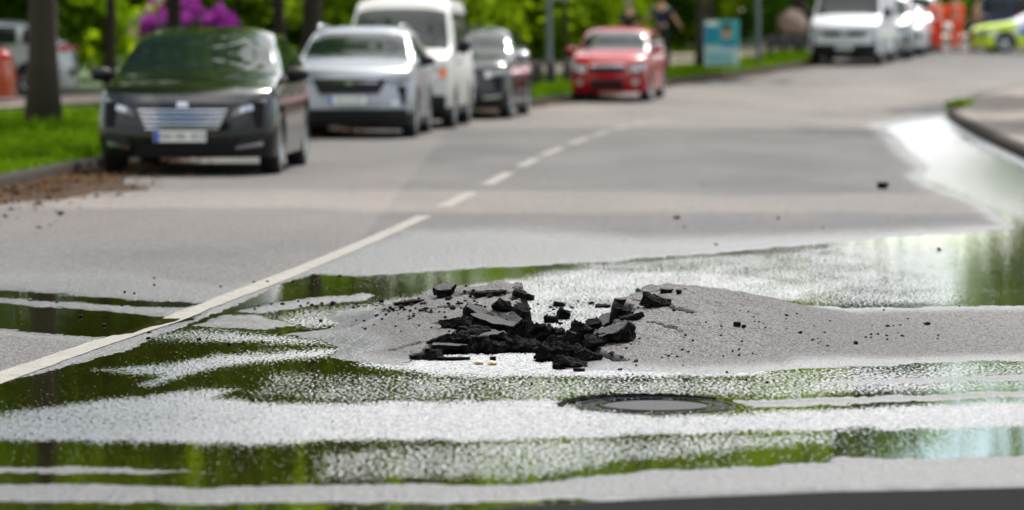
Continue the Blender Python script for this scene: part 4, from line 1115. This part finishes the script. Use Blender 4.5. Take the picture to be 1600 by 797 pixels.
# ------------------------------------------------------------------ people
def skin_mesh(name, nodes, edges, mat, parent=None, sub=2, root=0):
    me = bpy.data.meshes.new(name)
    me.from_pydata([n[0] for n in nodes], edges, [])
    me.materials.append(MAT[mat])
    o = bpy.data.objects.new(name, me); COL.objects.link(o)
    if parent is not None: o.parent = parent
    m = o.modifiers.new('skin', 'SKIN'); m.use_smooth_shade = True; m.branch_smoothing = .4
    for i, n in enumerate(nodes):
        sv = me.skin_vertices[0].data[i]; r = n[1]
        sv.radius = r if isinstance(r, tuple) else (r, r); sv.use_root = (i == root)
    ss = o.modifiers.new('sub', 'SUBSURF'); ss.levels = sub; ss.render_levels = sub
    return o
def person(x, y, face, label, top, legs, hair, armL, armR, lean=0.0, zoff=0.0, step=.08, helmet=None, h=1.0, tape=False, sleeves=True):
    """face: heading in radians (0 = towards the camera). armL/armR: (elbow, wrist) offsets from the shoulder"""
    hip = Vector((0, 0, .93)); 
    def ln(v): v = Vector(v); k = max(0, v.z - .93); return (v.x, v.y - lean * k, v.z)
    J = dict(pel=(0, 0, .95), waist=(0, 0, 1.10), chest=(0, 0, 1.32), neck=(0, 0, 1.48), head0=(0, -.01, 1.58), head1=(0, -.015, 1.68), head2=(0, -.01, 1.755))
    nodes = []; edges = []; ix = {}
    def add(k, p, r, par=None):
        ix[k] = len(nodes); nodes.append((ln(p), r))
        if par: edges.append((ix[par], ix[k]))
    add('pel', J['pel'], (.15, .11)); add('waist', J['waist'], (.135, .10), 'pel'); add('chest', J['chest'], (.16, .115), 'waist'); add('neck', J['neck'], .058, 'chest')
    add('h0', J['head0'], (.066, .078), 'neck'); add('h1', J['head1'], (.078, .095), 'h0'); add('h2', J['head2'], (.06, .07), 'h1')
    add('nose', (0, -.112, 1.655), .014, 'h1')
    for s, arm in ((-1, armL), (1, armR)):
        sh = (s * .185, 0, 1.41); add('s%d' % s, sh, .062, 'chest')
        e = (sh[0] + arm[0][0], sh[1] + arm[0][1], sh[2] + arm[0][2]); w = (sh[0] + arm[1][0], sh[1] + arm[1][1], sh[2] + arm[1][2])
        add('e%d' % s, e, .043, 's%d' % s); add('w%d' % s, w, .028, 'e%d' % s)
        dv = (Vector(w) - Vector(e)).normalized(); u = Vector((0, 1, 0)); u = (u - dv * u.dot(dv)).normalized()
        pm = Vector(w) + dv * .07; add('p%d' % s, tuple(pm), (.036, .02), 'w%d' % s)
        for k, (o_, l_) in enumerate(((-.03, .07), (-.010, .085), (.012, .08), (.032, .06))):
            q1 = pm + u * o_ + dv * (.03); q2 = q1 + dv * l_ * .6 + Vector((-s * .012, 0, 0)); 
            add('f%d%d' % (s, k), tuple(q1), .010, 'p%d' % s); add('g%d%d' % (s, k), tuple(q2), .008, 'f%d%d' % (s, k))
        th = Vector(w) + dv * .03 - u * .045; add('t%d' % s, tuple(th), .011, 'w%d' % s); add('u%d' % s, tuple(th + dv * .04), .009, 't%d' % s)
        add('hp%d' % s, (s * .095, 0, .90), .095, 'pel'); add('k%d' % s, (s * .105, s * step * .5 - .02, .50), .06, 'hp%d' % s); add('a%d' % s, (s * .11, s * step, .09), .042, 'k%d' % s)
        add('to%d' % s, (s * .13, s * step - .16, .035), .036, 'a%d' % s)
    o = skin_mesh('person', nodes, edges, 'skin')
    o.location = (x, y, float(z0(y)) + zoff); o.rotation_euler = (0, 0, face); o.scale = (h, h, h)
    tag(o, label, 'person')
    tn = [(ln(J['pel']), (.17, .13)), (ln(J['waist']), (.158, .122)), (ln(J['chest']), (.185, .135)), (ln((0, 0, 1.455)), (.085, .08))]; te = [(0, 1), (1, 2), (2, 3)]
    for s, arm in ((-1, armL), (1, armR)):
        sh = Vector((s * .185, 0, 1.41)); i = len(tn); e = sh + Vector(arm[0]); w = e.lerp(sh + Vector(arm[1]), .92)
        tn.append((ln(sh), .078)); te.append((2, i)); tn.append((ln(sh.lerp(e, .98 if sleeves else .75)), .060)); te.append((i, i + 1))
        if sleeves: tn.append((ln(w), .048)); te.append((i + 1, i + 2))
    skin_mesh('jacket' if sleeves else 'shirt', tn, te, top, o)
    ln_ = [((0, 0, .97), (.168, .128))]; le = []
    for s in (-1, 1):
        i = len(ln_); ln_ += [((s * .095, 0, .88), .112), ((s * .105, s * step * .5 - .02, .50), .078), ((s * .11, s * step, .13), .068)]; le += [(0, i), (i, i + 1), (i + 1, i + 2)]
    skin_mesh('trousers', ln_, le, legs, o)
    for s in (-1, 1):
        sh = MB(); sh.ball((s * .122, s * step - .07, .045), .5, 12, 8, (.11, .29, .10)); sh.build('shoe', 'blackplastic', o, smooth=True)
    c = Vector(ln((0, .012, 1.70)))
    if helmet:
        hb = MB(); hb.lathe([(.16, .0), (.145, .01), (.14, .06), (.11, .12), (.05, .15), (.001, .155)], 20); 
        for i in range(len(hb.v)): hb.v[i] = hb.v[i] + c
        hb.build('helmet', helmet, o, smooth=True)
    else:
        hb = MB(); hb.ball(c + Vector((0, .02, .015)), .5, 16, 10, (.185, .215, .20)); hb.build('hair', hair, o, smooth=True)
    if tape:
        tb = MB()
        for z, rx, ry in ((1.08, .175, .142), (1.22, .182, .145)):
            k0 = len(tb.v); tb.lathe([(1.0, -.03), (1.03, 0), (1.0, .03)], 24)
            for i in range(k0, len(tb.v)):
                v_ = tb.v[i]; tb.v[i] = Vector(ln((v_.x * rx, v_.y * ry, v_.z + z)))
        tb.build('reflective_tape', 'reflex', o, smooth=True)
    return o
dn = ((.04, .02, -.29), (.03, -.06, -.55))
def mirror_arm(a): return tuple((-p[0], p[1], p[2]) for p in a)
out_arm = ((.16, .03, -.24), (.30, -.08, -.44))
person((1463 - 800) / 46.9, 117.2, .6, 'worker in orange hi vis suit holding a white helmet, standing beside the far parked cars', 'hivis', 'hivis', 'hair', mirror_arm(out_arm), ((.10, -.05, -.28), (.16, -.20, -.46)), tape=True, step=.05, h=1.08)
person((1492 - 800) / 46.9, 117.4, math.pi - .4, 'worker in orange hi vis suit nearest to the police car', 'hivis', 'hivis', 'hair', mirror_arm(dn), out_arm, tape=True, step=-.05, h=1.1)
hm = MB(); hm.lathe([(.165, 0), (.15, .012), (.148, .07), (.12, .14), (.06, .175), (.001, .18)], 22)
o = hm.build('safety_helmet', 'white', None, smooth=True); o.location = ((1478 - 800) / 47.0, 116.95, float(z0(117)) + .82); o.rotation_euler = (R(75), 0, .4)
tag(o, 'white safety helmet held between the two workers in orange', 'helmet')
person((1520 - 800) / 46.2, 119.0, 1.9, 'person in dark navy trousers and tan jacket beside the police car bonnet', 'tancloth', 'navy', 'hair', mirror_arm(dn), ((.06, -.22, -.20), (.02, -.44, -.22)), step=.06, lean=.15)
person((981 - 800) / 59.5, 92.0, math.pi - .5, 'grey haired pedestrian in a black top walking behind the red car', 'blackcloth', 'blackcloth', 'hairgrey', mirror_arm(dn), ((.05, -.02, -.28), (.09, -.14, -.50)), zoff=.15, step=.16, sleeves=False)
person((1032 - 800) / 57.5, 95.6, math.pi, 'pedestrian in navy shirt and black trousers holding his arms away from his body', 'navy', 'blackcloth', 'hair', mirror_arm(out_arm), out_arm, zoff=.15, step=.12, sleeves=False, h=1.06)

# ------------------------------------------------------------------ street furniture
def base(x, y): return (x, y, float(z0(y)) + .11)
lp = empty('lamp_post', base((858 - 800) / F * 80, 80)); tag(lp, 'grey green post with a sign box near its top, left of the red car', 'post')
mb = MB(); mb.tube([(0, 0, -.05), (0, 0, .5), (0, 0, 1.2), (-.05, 0, 6.0)], [.085, .085, .062, .045], 14); mb.build('pole', 'post', lp, smooth=True)
mb = MB(); mb.box((.22, -.02, 2.15), (.50, .05, .42)); mb.build('sign_plate', 'signback', lp, bevel=.015)
mb = MB(); mb.tube([(-.05, 0, 5.95), (-.04, -.5, 6.2), (-.02, -1.1, 6.25)], [.04, .035, .03], 8); mb.box((0, -1.35, 6.25), (.22, .6, .12)); mb.build('lamp_head', 'post', lp)
lp = empty('street_post', base((1184 - 800) / F * 93.5, 93.5)); tag(lp, 'plain grey green post on the verge right of the teal poster', 'post')
mb = MB(); mb.tube([(0, 0, -.05), (0, 0, .9), (-.08, 0, 5.5)], [.07, .06, .045], 14); mb.build('pole', 'post', lp, smooth=True)
mb = MB(); mb.ball((-.08, 0, 5.5), .09); mb.build('cap', 'post', lp, smooth=True)
lp = empty('sapling', base((884 - 800) / F * 86, 86)); tag(lp, 'thin dark sapling stem between the grey post and the red car', 'sapling')
mb = MB(); mb.tube([(0, 0, -.05), (.02, 0, 1.5), (-.03, 0, 3.6)], [.05, .04, .02], 8); mb.build('trunk', 'bark', lp, smooth=True)
p = crown_pts(500, .8, .8, .9, 12, rs) + [0, 0, 3.6]; v, f = leaves(p, .14, rs); meshobj('crown', v, f, 'leaf_mid', lp, smooth=False)
# poster board
pb = empty('poster_board', base((1127 - 800) / F * 91.5, 91.5), -.05)
tag(pb, 'teal and white election poster with a head and shoulders portrait, standing on the verge', 'poster')
mb = MB(); mb.box((0, 0, .66), (.90, .03, 1.26)); mb.build('board', 'posterwhite', pb, bevel=.004)
mb = MB(); mb.box((0, -.018, .96), (.88, .006, .64)); mb.build('upper_print', 'teal', pb)
mb = MB(); mb.box((-.27, -.0235, .90), (.34, .005, .38)); mb.build('blue_panel', 'posterblue', pb)
mb = MB(); mb.box((-.25, -.0235, 1.21), (.30, .005, .12)); mb.build('white_panel', 'signwhite', pb)
def disc(cx, cz, rx, rz, y, nm, mat, k=24):
    vs = [(cx + rx * math.cos(2 * math.pi * i / k), yy, cz + rz * math.sin(2 * math.pi * i / k)) for yy in (y, y + .004) for i in range(k)]
    fs = [tuple(range(k)), tuple(range(k, 2 * k))[::-1]] + [(i, k + i, k + (i + 1) % k, (i + 1) % k) for i in range(k)]
    meshobj(nm, vs, fs, mat, pb, smooth=False)
vs_ = [(-.02, .60), (.42, .60), (.40, .70), (.24, .79), (.06, .79), (-.0, .70)]
vv = [(x, yy, z) for yy in (-.030, -.0255) for x, z in vs_]
meshobj('portrait_shoulders', vv, [tuple(range(6)), tuple(range(6, 12))[::-1]] + [(i, 6 + i, 6 + (i + 1) % 6, (i + 1) % 6) for i in range(6)], 'posterblue', pb, smooth=False)
disc(.13, .98, .115, .20, -.0345, 'portrait_face', 'skin'); disc(.13, 1.12, .118, .08, -.0395, 'portrait_hair', 'hair')
for z in (.42, .32, .22):
    mb = MB(); mb.box((-.05, -.018, z), (.66, .006, .05)); mb.build('print_line', 'teal', pb)
mb = MB()
for s in (-1, 1): mb.tube([(s * .38, .03, -.05), (s * .38, .03, 1.28)], .025, 8)
mb.build('frame_leg', 'bark', pb)
# give way sign behind the purple bush
gw = empty('give_way_sign', base((249 - 800) / F * 84, 84)); tag(gw, 'white and red triangular sign pointing down, above the purple bush', 'sign')
mb = MB(); mb.tube([(0, .06, -.05), (0, .06, 3.2)], .035, 10); mb.build('pole', 'post', gw, smooth=True)
def tri(sz, y, zc): return [(-sz, y, zc + sz * .577), (sz, y, zc + sz * .577), (0, y, zc - sz * 1.155)]
for nm, sz, y, mt in (('sign_border', .48, 0, 'signred'), ('sign_face', .36, -.006, 'signwhite')):
    vv = tri(sz, y, 2.12) + tri(sz, y + .02, 2.12); meshobj(nm, vv, [(0, 2, 1), (3, 4, 5), (0, 1, 4, 3), (1, 2, 5, 4), (2, 0, 3, 5)], mt, gw, smooth=False)
# bollards
def bollard_proto():
    mb = MB(); mb.tube([(0, 0, -.05), (0, 0, .50), (0, 0, .56), (0, 0, .585)], [.095, .09, .075, .02], 12)
    return mb.build('bollard', 'bollard', None, smooth=True)
b0 = bollard_proto(); first = True
for (px_, py_) in ((832, 137), (842, 136), (862, 135), (886, 133), (1042, 113), (1202, 88), (1225, 87), (1247, 86)):
    q_ = P(px_, py_, .13)
    o = b0 if first else b0.copy()
    if not first: COL.objects.link(o)
    first = False; o.location = q_; o.rotation_euler = (0, 0, random.random() * 6)
    tag(o, 'short dark wooden post between the verge and the sandy path', 'bollard', 'short posts along the path')
# boulder
bm = bmesh.new(); bmesh.ops.create_icosphere(bm, subdivisions=4, radius=1)
for v_ in bm.verts:
    k = 1 + .22 * float(fbm(v_.co.x * 1.7 + 3, v_.co.y * 1.7 + v_.co.z * 2.1, 88)) * 1.6
    v_.co = Vector((v_.co.x * .48 * k, v_.co.y * .4 * k, v_.co.z * .45 * k))
me = bpy.data.meshes.new('boulder'); bm.to_mesh(me); bm.free(); me.materials.append(MAT['rock'])
for p_ in me.polygons: p_.use_smooth = True
o = bpy.data.objects.new('boulder', me); COL.objects.link(o); o.location = ((1236 - 800) / F * 116, 116, float(z0(116)) + .95); tag(o, 'pinkish brown rounded boulder beside the dark trunk near the white cargo van', 'boulder')
mb = MB(); mb.box((0, 0, .25), (1.3, .7, .75)); o2 = mb.build('plinth', 'bollard', None, bevel=.05); o2.location = ((1236 - 800) / F * 116, 116, float(z0(116)) + .0); tag(o2, 'dark low plinth under the pinkish boulder', 'plinth')

# ------------------------------------------------------------------ manhole
mc = onstreet(1024, 634); mc.z = 0.0012
mh = empty('manhole_cover', mc); tag(mh, 'round ribbed manhole cover awash with water on the street', 'manhole cover')
mb = MB(); mb.lathe([(.005, .0005), (.17, .001), (.185, -.001), (.186, -.03)], 56); mb.build('lid', 'concrete', mh, smooth=False)
mb = MB(); mb.lathe([(.186, -.03), (.187, .003), (.190, .001), (.194, .001), (.196, -.008), (.272, -.008), (.274, .001), (.283, .001), (.286, -.03)], 64); mb.build('frame', 'irondark', mh)
mb = MB()
for k in range(28):
    a = 2 * math.pi * k / 28
    mb.box((.235 * math.cos(a), .235 * math.sin(a), -.0028 if abs(math.cos(a)) > .72 else -.0062), (.046, .026, .006), Matrix.Rotation(a, 3, 'Z'))
mb.build('rib', 'irondark', mh, bevel=.003)
mb = MB(); k0 = 34; vs = []; fs = []
for i in range(k0 + 1):
    a = R(48 + 140 * i / k0); r_ = .335 + .006 * math.sin(i * 1.7); hgt_ = .012 * math.sin(math.pi * min(1, max(0.02, i / k0))) ** .5 * (1 + .3 * math.sin(i * 2.9))
    for (dr, dz) in ((-.012, -.01), (-.008, hgt_), (.008, hgt_ * .9), (.012, -.01)): vs.append(((r_ + dr) * math.cos(a), (r_ + dr) * math.sin(a), dz))
for i in range(k0):
    for k in range(3): a = i * 4 + k; fs.append((a, a + 1, a + 5, a + 4))
meshobj('seat_rim', vs, fs, 'broken', mh)

# ------------------------------------------------------------------ asphalt chunks
def chunk_mesh(seed, w, dpt, t, gray=True, rough=.18):
    rs_ = np.random.RandomState(seed)
    bm = bmesh.new(); k = rs_.randint(5, 8)
    an = np.sort((np.arange(k) + rs_.uniform(-.32, .32, k)) * 2 * math.pi / k)
    bot = []; top_ = []
    for a in an:
        q_ = rs_.uniform(.8, 1.15); b_ = rs_.uniform(.8, 1.1)
        top_.append(bm.verts.new((math.cos(a) * w / 2 * q_, math.sin(a) * dpt / 2 * q_, t / 2)))
        bot.append(bm.verts.new((math.cos(a) * w / 2 * q_ * b_, math.sin(a) * dpt / 2 * q_ * b_, -t / 2 * rs_.uniform(.7, 1.2))))
    ft = bm.faces.new(top_); fb = bm.faces.new(bot[::-1])
    ft.material_index = 1 if gray else 0
    for i in range(k): bm.faces.new((top_[i], bot[i], bot[(i + 1) % k], top_[(i + 1) % k]))
    bmesh.ops.triangulate(bm, faces=[ft, fb])
    for _ in range(4):
        ed = [e for e in bm.edges if e.calc_length() > max(.012, min(w, dpt) * .12)]
        if not ed: break
        bmesh.ops.subdivide_edges(bm, edges=ed, cuts=1, use_grid_fill=True)
        bmesh.ops.triangulate(bm, faces=[f_ for f_ in bm.faces if len(f_.verts) > 3])
    bm.normal_update()
    sc_ = min(w, dpt, t * 2)
    for v_ in bm.verts:
        istop = all(f_.material_index == 1 for f_ in v_.link_faces)
        nse = float(vnoise(v_.co.x * 40 + seed * 7.7, v_.co.y * 40 + v_.co.z * 55 + seed, seed)) * .6 + float(vnoise(v_.co.x * 95 + seed, v_.co.y * 95 - v_.co.z * 90, seed + 3)) * .5
        v_.co += v_.normal * nse * sc_ * (rough if not istop else rough * .15)
    me = bpy.data.meshes.new('asphalt_chunk'); bm.to_mesh(me); bm.free()
    me.materials.append(MAT['broken']); me.materials.append(MAT['chunk_top'])
    return me
CH = [  # x, y (picture position of its foot), width m, depth m, thickness m, rx, ry, rz, grey top?, lift, label
 (697, 463, .125, .16, .05, 12, -10, 20, 1, .035, 'grey topped asphalt slab lying highest on the left heave'),
 (742, 492, .11, .14, .045, 25, 10, 40, 1, .015, 'rounded grey chunk on the left heave, left of the black wedge'),
 (782, 487, .10, .07, .07, 55, 35, 15, 0, .03, 'black wedge standing on the left heave near its torn lip'),
 (826, 468, .06, .12, .035, 0, 6, 10, 0, .006, 'small black block at the far end of the torn left lip'),
 (812, 498, .07, .20, .05, 6, 20, 10, 0, .008, 'upright black fragment along the middle of the torn left lip'),
 (803, 522, .09, .15, .05, -10, 14, -15, 0, .008, 'black fragment leaning on the near end of the torn left lip'),
 (716, 514, .15, .12, .05, -25, -8, 10, 1, .005, 'flat black wedge breaking out of the left heave'),
 (742, 528, .13, .12, .06, 10, 5, 20, 0, .02, 'black rounded lump in the left of the hole'),
 (752, 543, .19, .14, .075, 5, -3, 5, 1, .03, 'long black block across the left of the hole'),
 (791, 530, .13, .16, .05, 25, -28, 30, 1, .03, 'tilted black slab with a pale edge in the middle of the hole'),
 (855, 537, .19, .18, .10, 5, 10, 40, 0, .04, 'largest rounded black lump in the middle of the hole'),
 (822, 548, .16, .14, .06, 8, 4, 10, 0, .02, 'low black lump below the largest lump'),
 (908, 523, .10, .20, .06, 20, 28, 55, 1, .03, 'tilted slab with a grey ridge right of the largest lump'),
 (957, 532, .165, .16, .085, 20, -15, -25, 1, .02, 'black block with a grey left face on the edge of the right heave'),
 (948, 508, .16, .14, .045, 10, -30, 15, 1, .02, 'long black slab leaning up onto the right heave'),
 (905, 547, .14, .14, .07, 10, 10, 70, 1, .03, 'dark chunk between the largest lump and the grey faced block'),
 (872, 560, .19, .16, .09, 12, 5, 12, 0, .02, 'broad black mass at the near right rim of the hole'),
 (915, 562, .13, .14, .06, -10, 25, 12, 0, .0, 'black wedge at the near end of the right heave'),
 (860, 503, .07, .08, .04, 5, 5, 10, 0, .01, 'small black lump standing in the water of the hole'),
 (880, 497, .05, .10, .06, 25, 10, 60, 0, .02, 'narrow black fragment behind the small lump in the water'),
 (873, 478, .062, .08, .03, 5, 12, 10, 0, .006, 'small black fragment farthest back in the water of the hole'),
 (941, 480, .09, .10, .018, 3, 2, 10, 0, .004, 'thin flat black piece awash at the back of the hole'),
 (969, 477, .065, .09, .015, 3, -2, 30, 1, .004, 'thin blue grey flat piece awash beside the flat black piece'),
 (1023, 478, .13, .13, .055, 10, 22, -12, 0, .02, 'black angular slab perched on top of the right heave'),
 (1042, 458, .065, .09, .03, 5, 3, 10, 1, .008, 'pale grey stone behind the slab on the right heave'),
 (1061, 459, .028, .03, .022, 5, 3, 10, 0, .006, 'small dark stone right of the pale grey stone'),
 (663, 560, .15, .12, .04, -8, -14, 8, 0, .0, 'black broken edge piece at the near left corner of the hole'),
 (700, 546, .16, .14, .02, 3, 2, 8, 1, .012, 'flat grey slab lying in the water at the left of the hole'),
 (681, 551, .10, .10, .022, 3, -2, 4, 0, .010, 'flat black slab just below the flat grey slab'),
 (705, 562, .17, .08, .012, 0, 1, 3, 0, .006, 'long thin black sliver at the near edge of the water in the hole'),
 (770, 562, .03, .04, .015, 0, 0, 3, 0, .006, 'tiny dark stone in the water near the tan stones'),
 (869, 575, .035, .05, .022, 0, 0, 40, 0, .006, 'small dark stone at the outflow below the broad black mass'),
 (905, 580, .055, .03, .012, 0, 0, 3, 0, .006, 'thin black splinter at the water edge below the right heave'),
 (1152, 510, .033, .04, .024, 0, 0, 20, 0, .008, 'lone black stone on the right slope of the heave'),
 (1162, 512, .018, .02, .014, 0, 0, 20, 0, .005, 'smaller black stone touching the lone stone on the right slope'),
]
CH += [
 (814, 466, .10, .12, .03, 6, 14, 10, 0, .008, 'flat black piece covering the far corner of the torn left lip'),
 (816, 484, .08, .16, .035, 4, 26, -6, 0, .004, 'black flake hanging over the torn left lip, below its far corner'),
 (808, 506, .09, .16, .04, 0, 22, 12, 0, .004, 'black flake low over the torn left lip, above the leaning fragment'),
 (770, 508, .20, .18, .035, 14, 12, 25, 1, .012, 'broad grey topped plate tilted between the black wedge and the hole'),
 (765, 462, .17, .10, .022, 4, -4, 4, 0, .012, 'thin black slab edge along the back of the left heave'),
 (640, 476, .16, .08, .018, 3, -8, 4, 0, .008, 'long thin black sliver at the far left of the left heave'),
 (726, 535, .15, .12, .06, 12, -10, 30, 0, .01, 'black lump at the left wall of the hole under the flat wedge'),
 (690, 536, .14, .12, .05, -10, -18, 20, 0, .0, 'black broken lip piece between the corner piece and the left wall'),
 (775, 549, .15, .12, .055, 12, 8, 60, 0, .015, 'black lump between the long block and the middle of the hole'),
 (800, 540, .12, .10, .06, 30, 18, 100, 0, .02, 'angular black piece under the tilted slab with the pale edge'),
 (838, 528, .10, .10, .06, 10, -20, 75, 0, .02, 'black piece behind the largest rounded lump'),
 (880, 545, .14, .12, .065, -12, 14, 30, 0, .015, 'black lump touching the largest lump on its right'),
 (896, 572, .13, .10, .045, 5, 18, -8, 0, .0, 'dark wedge at the outflow under the broad black mass'),
 (930, 540, .12, .12, .05, 18, -12, 50, 0, .01, 'black piece wedged under the grey faced block'),
 (972, 497, .11, .10, .05, 8, 8, 40, 0, .02, 'black lump on the torn left rim of the right heave'),
 (925, 512, .12, .10, .04, 10, -12, 30, 0, .012, 'black piece between the grey ridged slab and the long leaning slab'),
 (985, 500, .11, .10, .03, 4, -16, 10, 0, .008, 'black upper end piece on the torn rim of the right heave'),
]
for i, (x, y, w, dp, t, rx, ry, rz, gr_, lift, lab) in enumerate(CH):
    p = onstreet(x, y)
    me = chunk_mesh(100 + i, w * (1.12 if w > .125 else .98), dp * .85, t * .85, bool(gr_))
    o = bpy.data.objects.new('asphalt_chunk', me); COL.objects.link(o)
    o.rotation_euler = (R(rx), R(ry), R(rz)); o.location = (p.x, p.y, p.z + lift * .6 + .002)
    tag(o, lab, 'asphalt chunk', 'broken asphalt chunks around the hole')
bm = bmesh.new(); bmesh.ops.create_icosphere(bm, subdivisions=3, radius=.5); cm_tan = bpy.data.meshes.new('stone')
for v_ in bm.verts: v_.co = v_.co * (1 + .3 * float(vnoise(v_.co.x * 3, v_.co.y * 3 + v_.co.z * 4, 5)))
bm.to_mesh(cm_tan); bm.free(); cm_tan.materials.append(MAT['tan'])
for x, y, w, lab in ((746, 569, .04, 'pale tan stone at the outflow, left of the two'), (768, 570, .036, 'yellower tan stone at the outflow, right of the two')):
    p = onstreet(x, y); me = cm_tan; o = bpy.data.objects.new('stone', me); o.scale = (w, w, .022); COL.objects.link(o); o.location = (p.x, p.y, max(p.z, 0) + .004); tag(o, lab, 'stone')
p = P(1380, 296); o = bpy.data.objects.new('asphalt_chunk', chunk_mesh(555, .11, .10, .055, False)); COL.objects.link(o); o.location = (p.x, p.y, p.z + .03); tag(o, 'lone black chunk lying far out on the dry road to the right', 'asphalt chunk')

# crumbs
cm = []
for k in range(6):
    bm = bmesh.new(); bmesh.ops.create_icosphere(bm, subdivisions=2, radius=.5)
    rc = np.random.RandomState(300 + k)
    for v_ in bm.verts: v_.co = Vector((v_.co.x, v_.co.y, v_.co.z * .7)) * (1 + .5 * float(vnoise(v_.co.x * 3 + k * 9, v_.co.y * 3 + v_.co.z * 4, k)))
    me = bpy.data.meshes.new('asphalt_crumb'); bm.to_mesh(me); bm.free(); me.materials.append(MAT['crumb']); cm.append(me)
rc = np.random.RandomState(61)
spots = []
def scatter(n, cx_, cy_, sx, sy, a, b):
    for _ in range(n): spots.append((cx_ + rc.randn() * sx, cy_ + rc.randn() * sy, rc.uniform(a, b) * (1.7 if rc.rand() < .12 else 1)))
scatter(60, 660, 484, 45, 7, .007, .018); scatter(22, 745, 470, 30, 7, .008, .018); scatter(14, 600, 510, 60, 6, .007, .015)
scatter(40, 1330, 512, 110, 16, .006, .013); scatter(26, 1060, 530, 70, 22, .006, .013); scatter(10, 470, 478, 30, 4, .012, .025)
scatter(22, 1000, 560, 160, 12, .006, .012); scatter(14, 250, 500, 140, 30, .01, .02); scatter(10, 1150, 350, 160, 30, .02, .04); scatter(18, 900, 485, 60, 10, .008, .016)
scatter(16, 330, 445, 200, 14, .008, .018); scatter(10, 800, 595, 200, 8, .006, .012)
for (x, y, s_) in spots:
    if not (5 < x < 1595): continue
    p = onstreet(x, y) if y > 430 else P(x, y)
    o = bpy.data.objects.new('asphalt_crumb', cm[rc.randint(6)]); COL.objects.link(o)
    o.location = (p.x, p.y, p.z + s_ * .25); o.scale = (s_ * rc.uniform(.8, 1.5), s_ * rc.uniform(.8, 1.3), s_); o.rotation_euler = (0, 0, rc.rand() * 6)
    tag(o, 'tiny black crumb of broken asphalt scattered on the road around the hole', 'crumb', 'asphalt crumbs scattered on the road')

# ------------------------------------------------------------------ light, sky, camera
SUN_EL, SUN_AZ = R(54), R(24)     # azimuth from +Y towards +X
w = bpy.data.worlds.new('World'); scene.world = w; w.use_nodes = True
nt = w.node_tree; bg = nt.nodes['Background']
sky = nt.nodes.new('ShaderNodeTexSky'); sky.sky_type = 'NISHITA'; sky.sun_disc = False; sky.sun_elevation = SUN_EL; sky.sun_rotation = SUN_AZ
sky.air_density = 1.3; sky.dust_density = .4; sky.ozone_density = 4.0
tcw = nt.nodes.new('ShaderNodeTexCoord'); mpw = nt.nodes.new('ShaderNodeMapping'); mpw.inputs['Scale'].default_value = (1, 1, 2.2)
nzw = nt.nodes.new('ShaderNodeTexNoise'); nzw.inputs['Scale'].default_value = 2.6; nzw.inputs['Detail'].default_value = 7; nzw.inputs['Roughness'].default_value = .58
rgw = nt.nodes.new('ShaderNodeMapRange'); rgw.inputs[1].default_value = .36; rgw.inputs[2].default_value = .54; rgw.interpolation_type = 'SMOOTHSTEP'
mxw = nt.nodes.new('ShaderNodeMix'); mxw.data_type = 'RGBA'; mxw.inputs[7].default_value = (17, 17, 17, 1)
nt.links.new(tcw.outputs['Generated'], mpw.inputs['Vector']); nt.links.new(mpw.outputs[0], nzw.inputs['Vector']); nt.links.new(nzw.outputs['Fac'], rgw.inputs[0])
sdn = nt.nodes.new('ShaderNodeVectorMath'); sdn.operation = 'DOT_PRODUCT'; sdn.inputs[1].default_value = (math.sin(SUN_AZ) * math.cos(SUN_EL), math.cos(SUN_AZ) * math.cos(SUN_EL), math.sin(SUN_EL))
nt.links.new(tcw.outputs['Generated'], sdn.inputs[0])
cl = nt.nodes.new('ShaderNodeMapRange'); cl.inputs[1].default_value = .1; cl.inputs[2].default_value = 1.0; cl.inputs[3].default_value = 8; cl.inputs[4].default_value = 19
nt.links.new(sdn.outputs['Value'], cl.inputs[0]); nt.links.new(cl.outputs[0], mxw.inputs[7])
sxy = nt.nodes.new('ShaderNodeSeparateXYZ'); nt.links.new(tcw.outputs['Generated'], sxy.inputs[0])
lo_ = nt.nodes.new('ShaderNodeMapRange'); lo_.interpolation_type = 'SMOOTHSTEP'; lo_.inputs[1].default_value = .10; lo_.inputs[2].default_value = .22; lo_.inputs[3].default_value = .08; nt.links.new(sxy.outputs['Z'], lo_.inputs[0])
cm_ = nt.nodes.new('ShaderNodeMath'); cm_.operation = 'MULTIPLY'; nt.links.new(rgw.outputs[0], cm_.inputs[0]); nt.links.new(lo_.outputs[0], cm_.inputs[1]); nt.links.new(cm_.outputs[0], mxw.inputs[0]); nt.links.new(sky.outputs[0], mxw.inputs[6]); nt.links.new(mxw.outputs[2], bg.inputs['Color'])
bg.inputs['Strength'].default_value = .10
sl = bpy.data.lights.new('sun', 'SUN'); sl.energy = 3.2; sl.angle = R(.6); sl.color = (1, .95, .88)
so = bpy.data.objects.new('sun', sl); COL.objects.link(so)
dirv = Vector((math.sin(SUN_AZ) * math.cos(SUN_EL), math.cos(SUN_AZ) * math.cos(SUN_EL), math.sin(SUN_EL)))
so.rotation_euler = dirv.to_track_quat('Z', 'Y').to_euler(); so.location = (0, 0, 30)

cd = bpy.data.cameras.new('camera'); co = bpy.data.objects.new('camera', cd); COL.objects.link(co)
co.location = (0, 0, CAMH); co.rotation_euler = (math.pi / 2 - TILT, 0, 0)
cd.sensor_width = 36; cd.lens = 36 * F / 1600; cd.clip_start = .1; cd.clip_end = 3000
cd.dof.use_dof = True; cd.dof.focus_distance = 15.0; cd.dof.aperture_fstop = 2.6; cd.dof.aperture_blades = 0
scene.camera = co
vs = scene.view_settings; vs.view_transform = 'Standard'; vs.look = 'None'; vs.gamma = 1; vs.exposure = 1.02; vs.use_curve_mapping = False
scene.cycles.max_bounces = 8; scene.cycles.transparent_max_bounces = 12; scene.cycles.use_denoising = True
scene.cycles.sample_clamp_indirect = 6
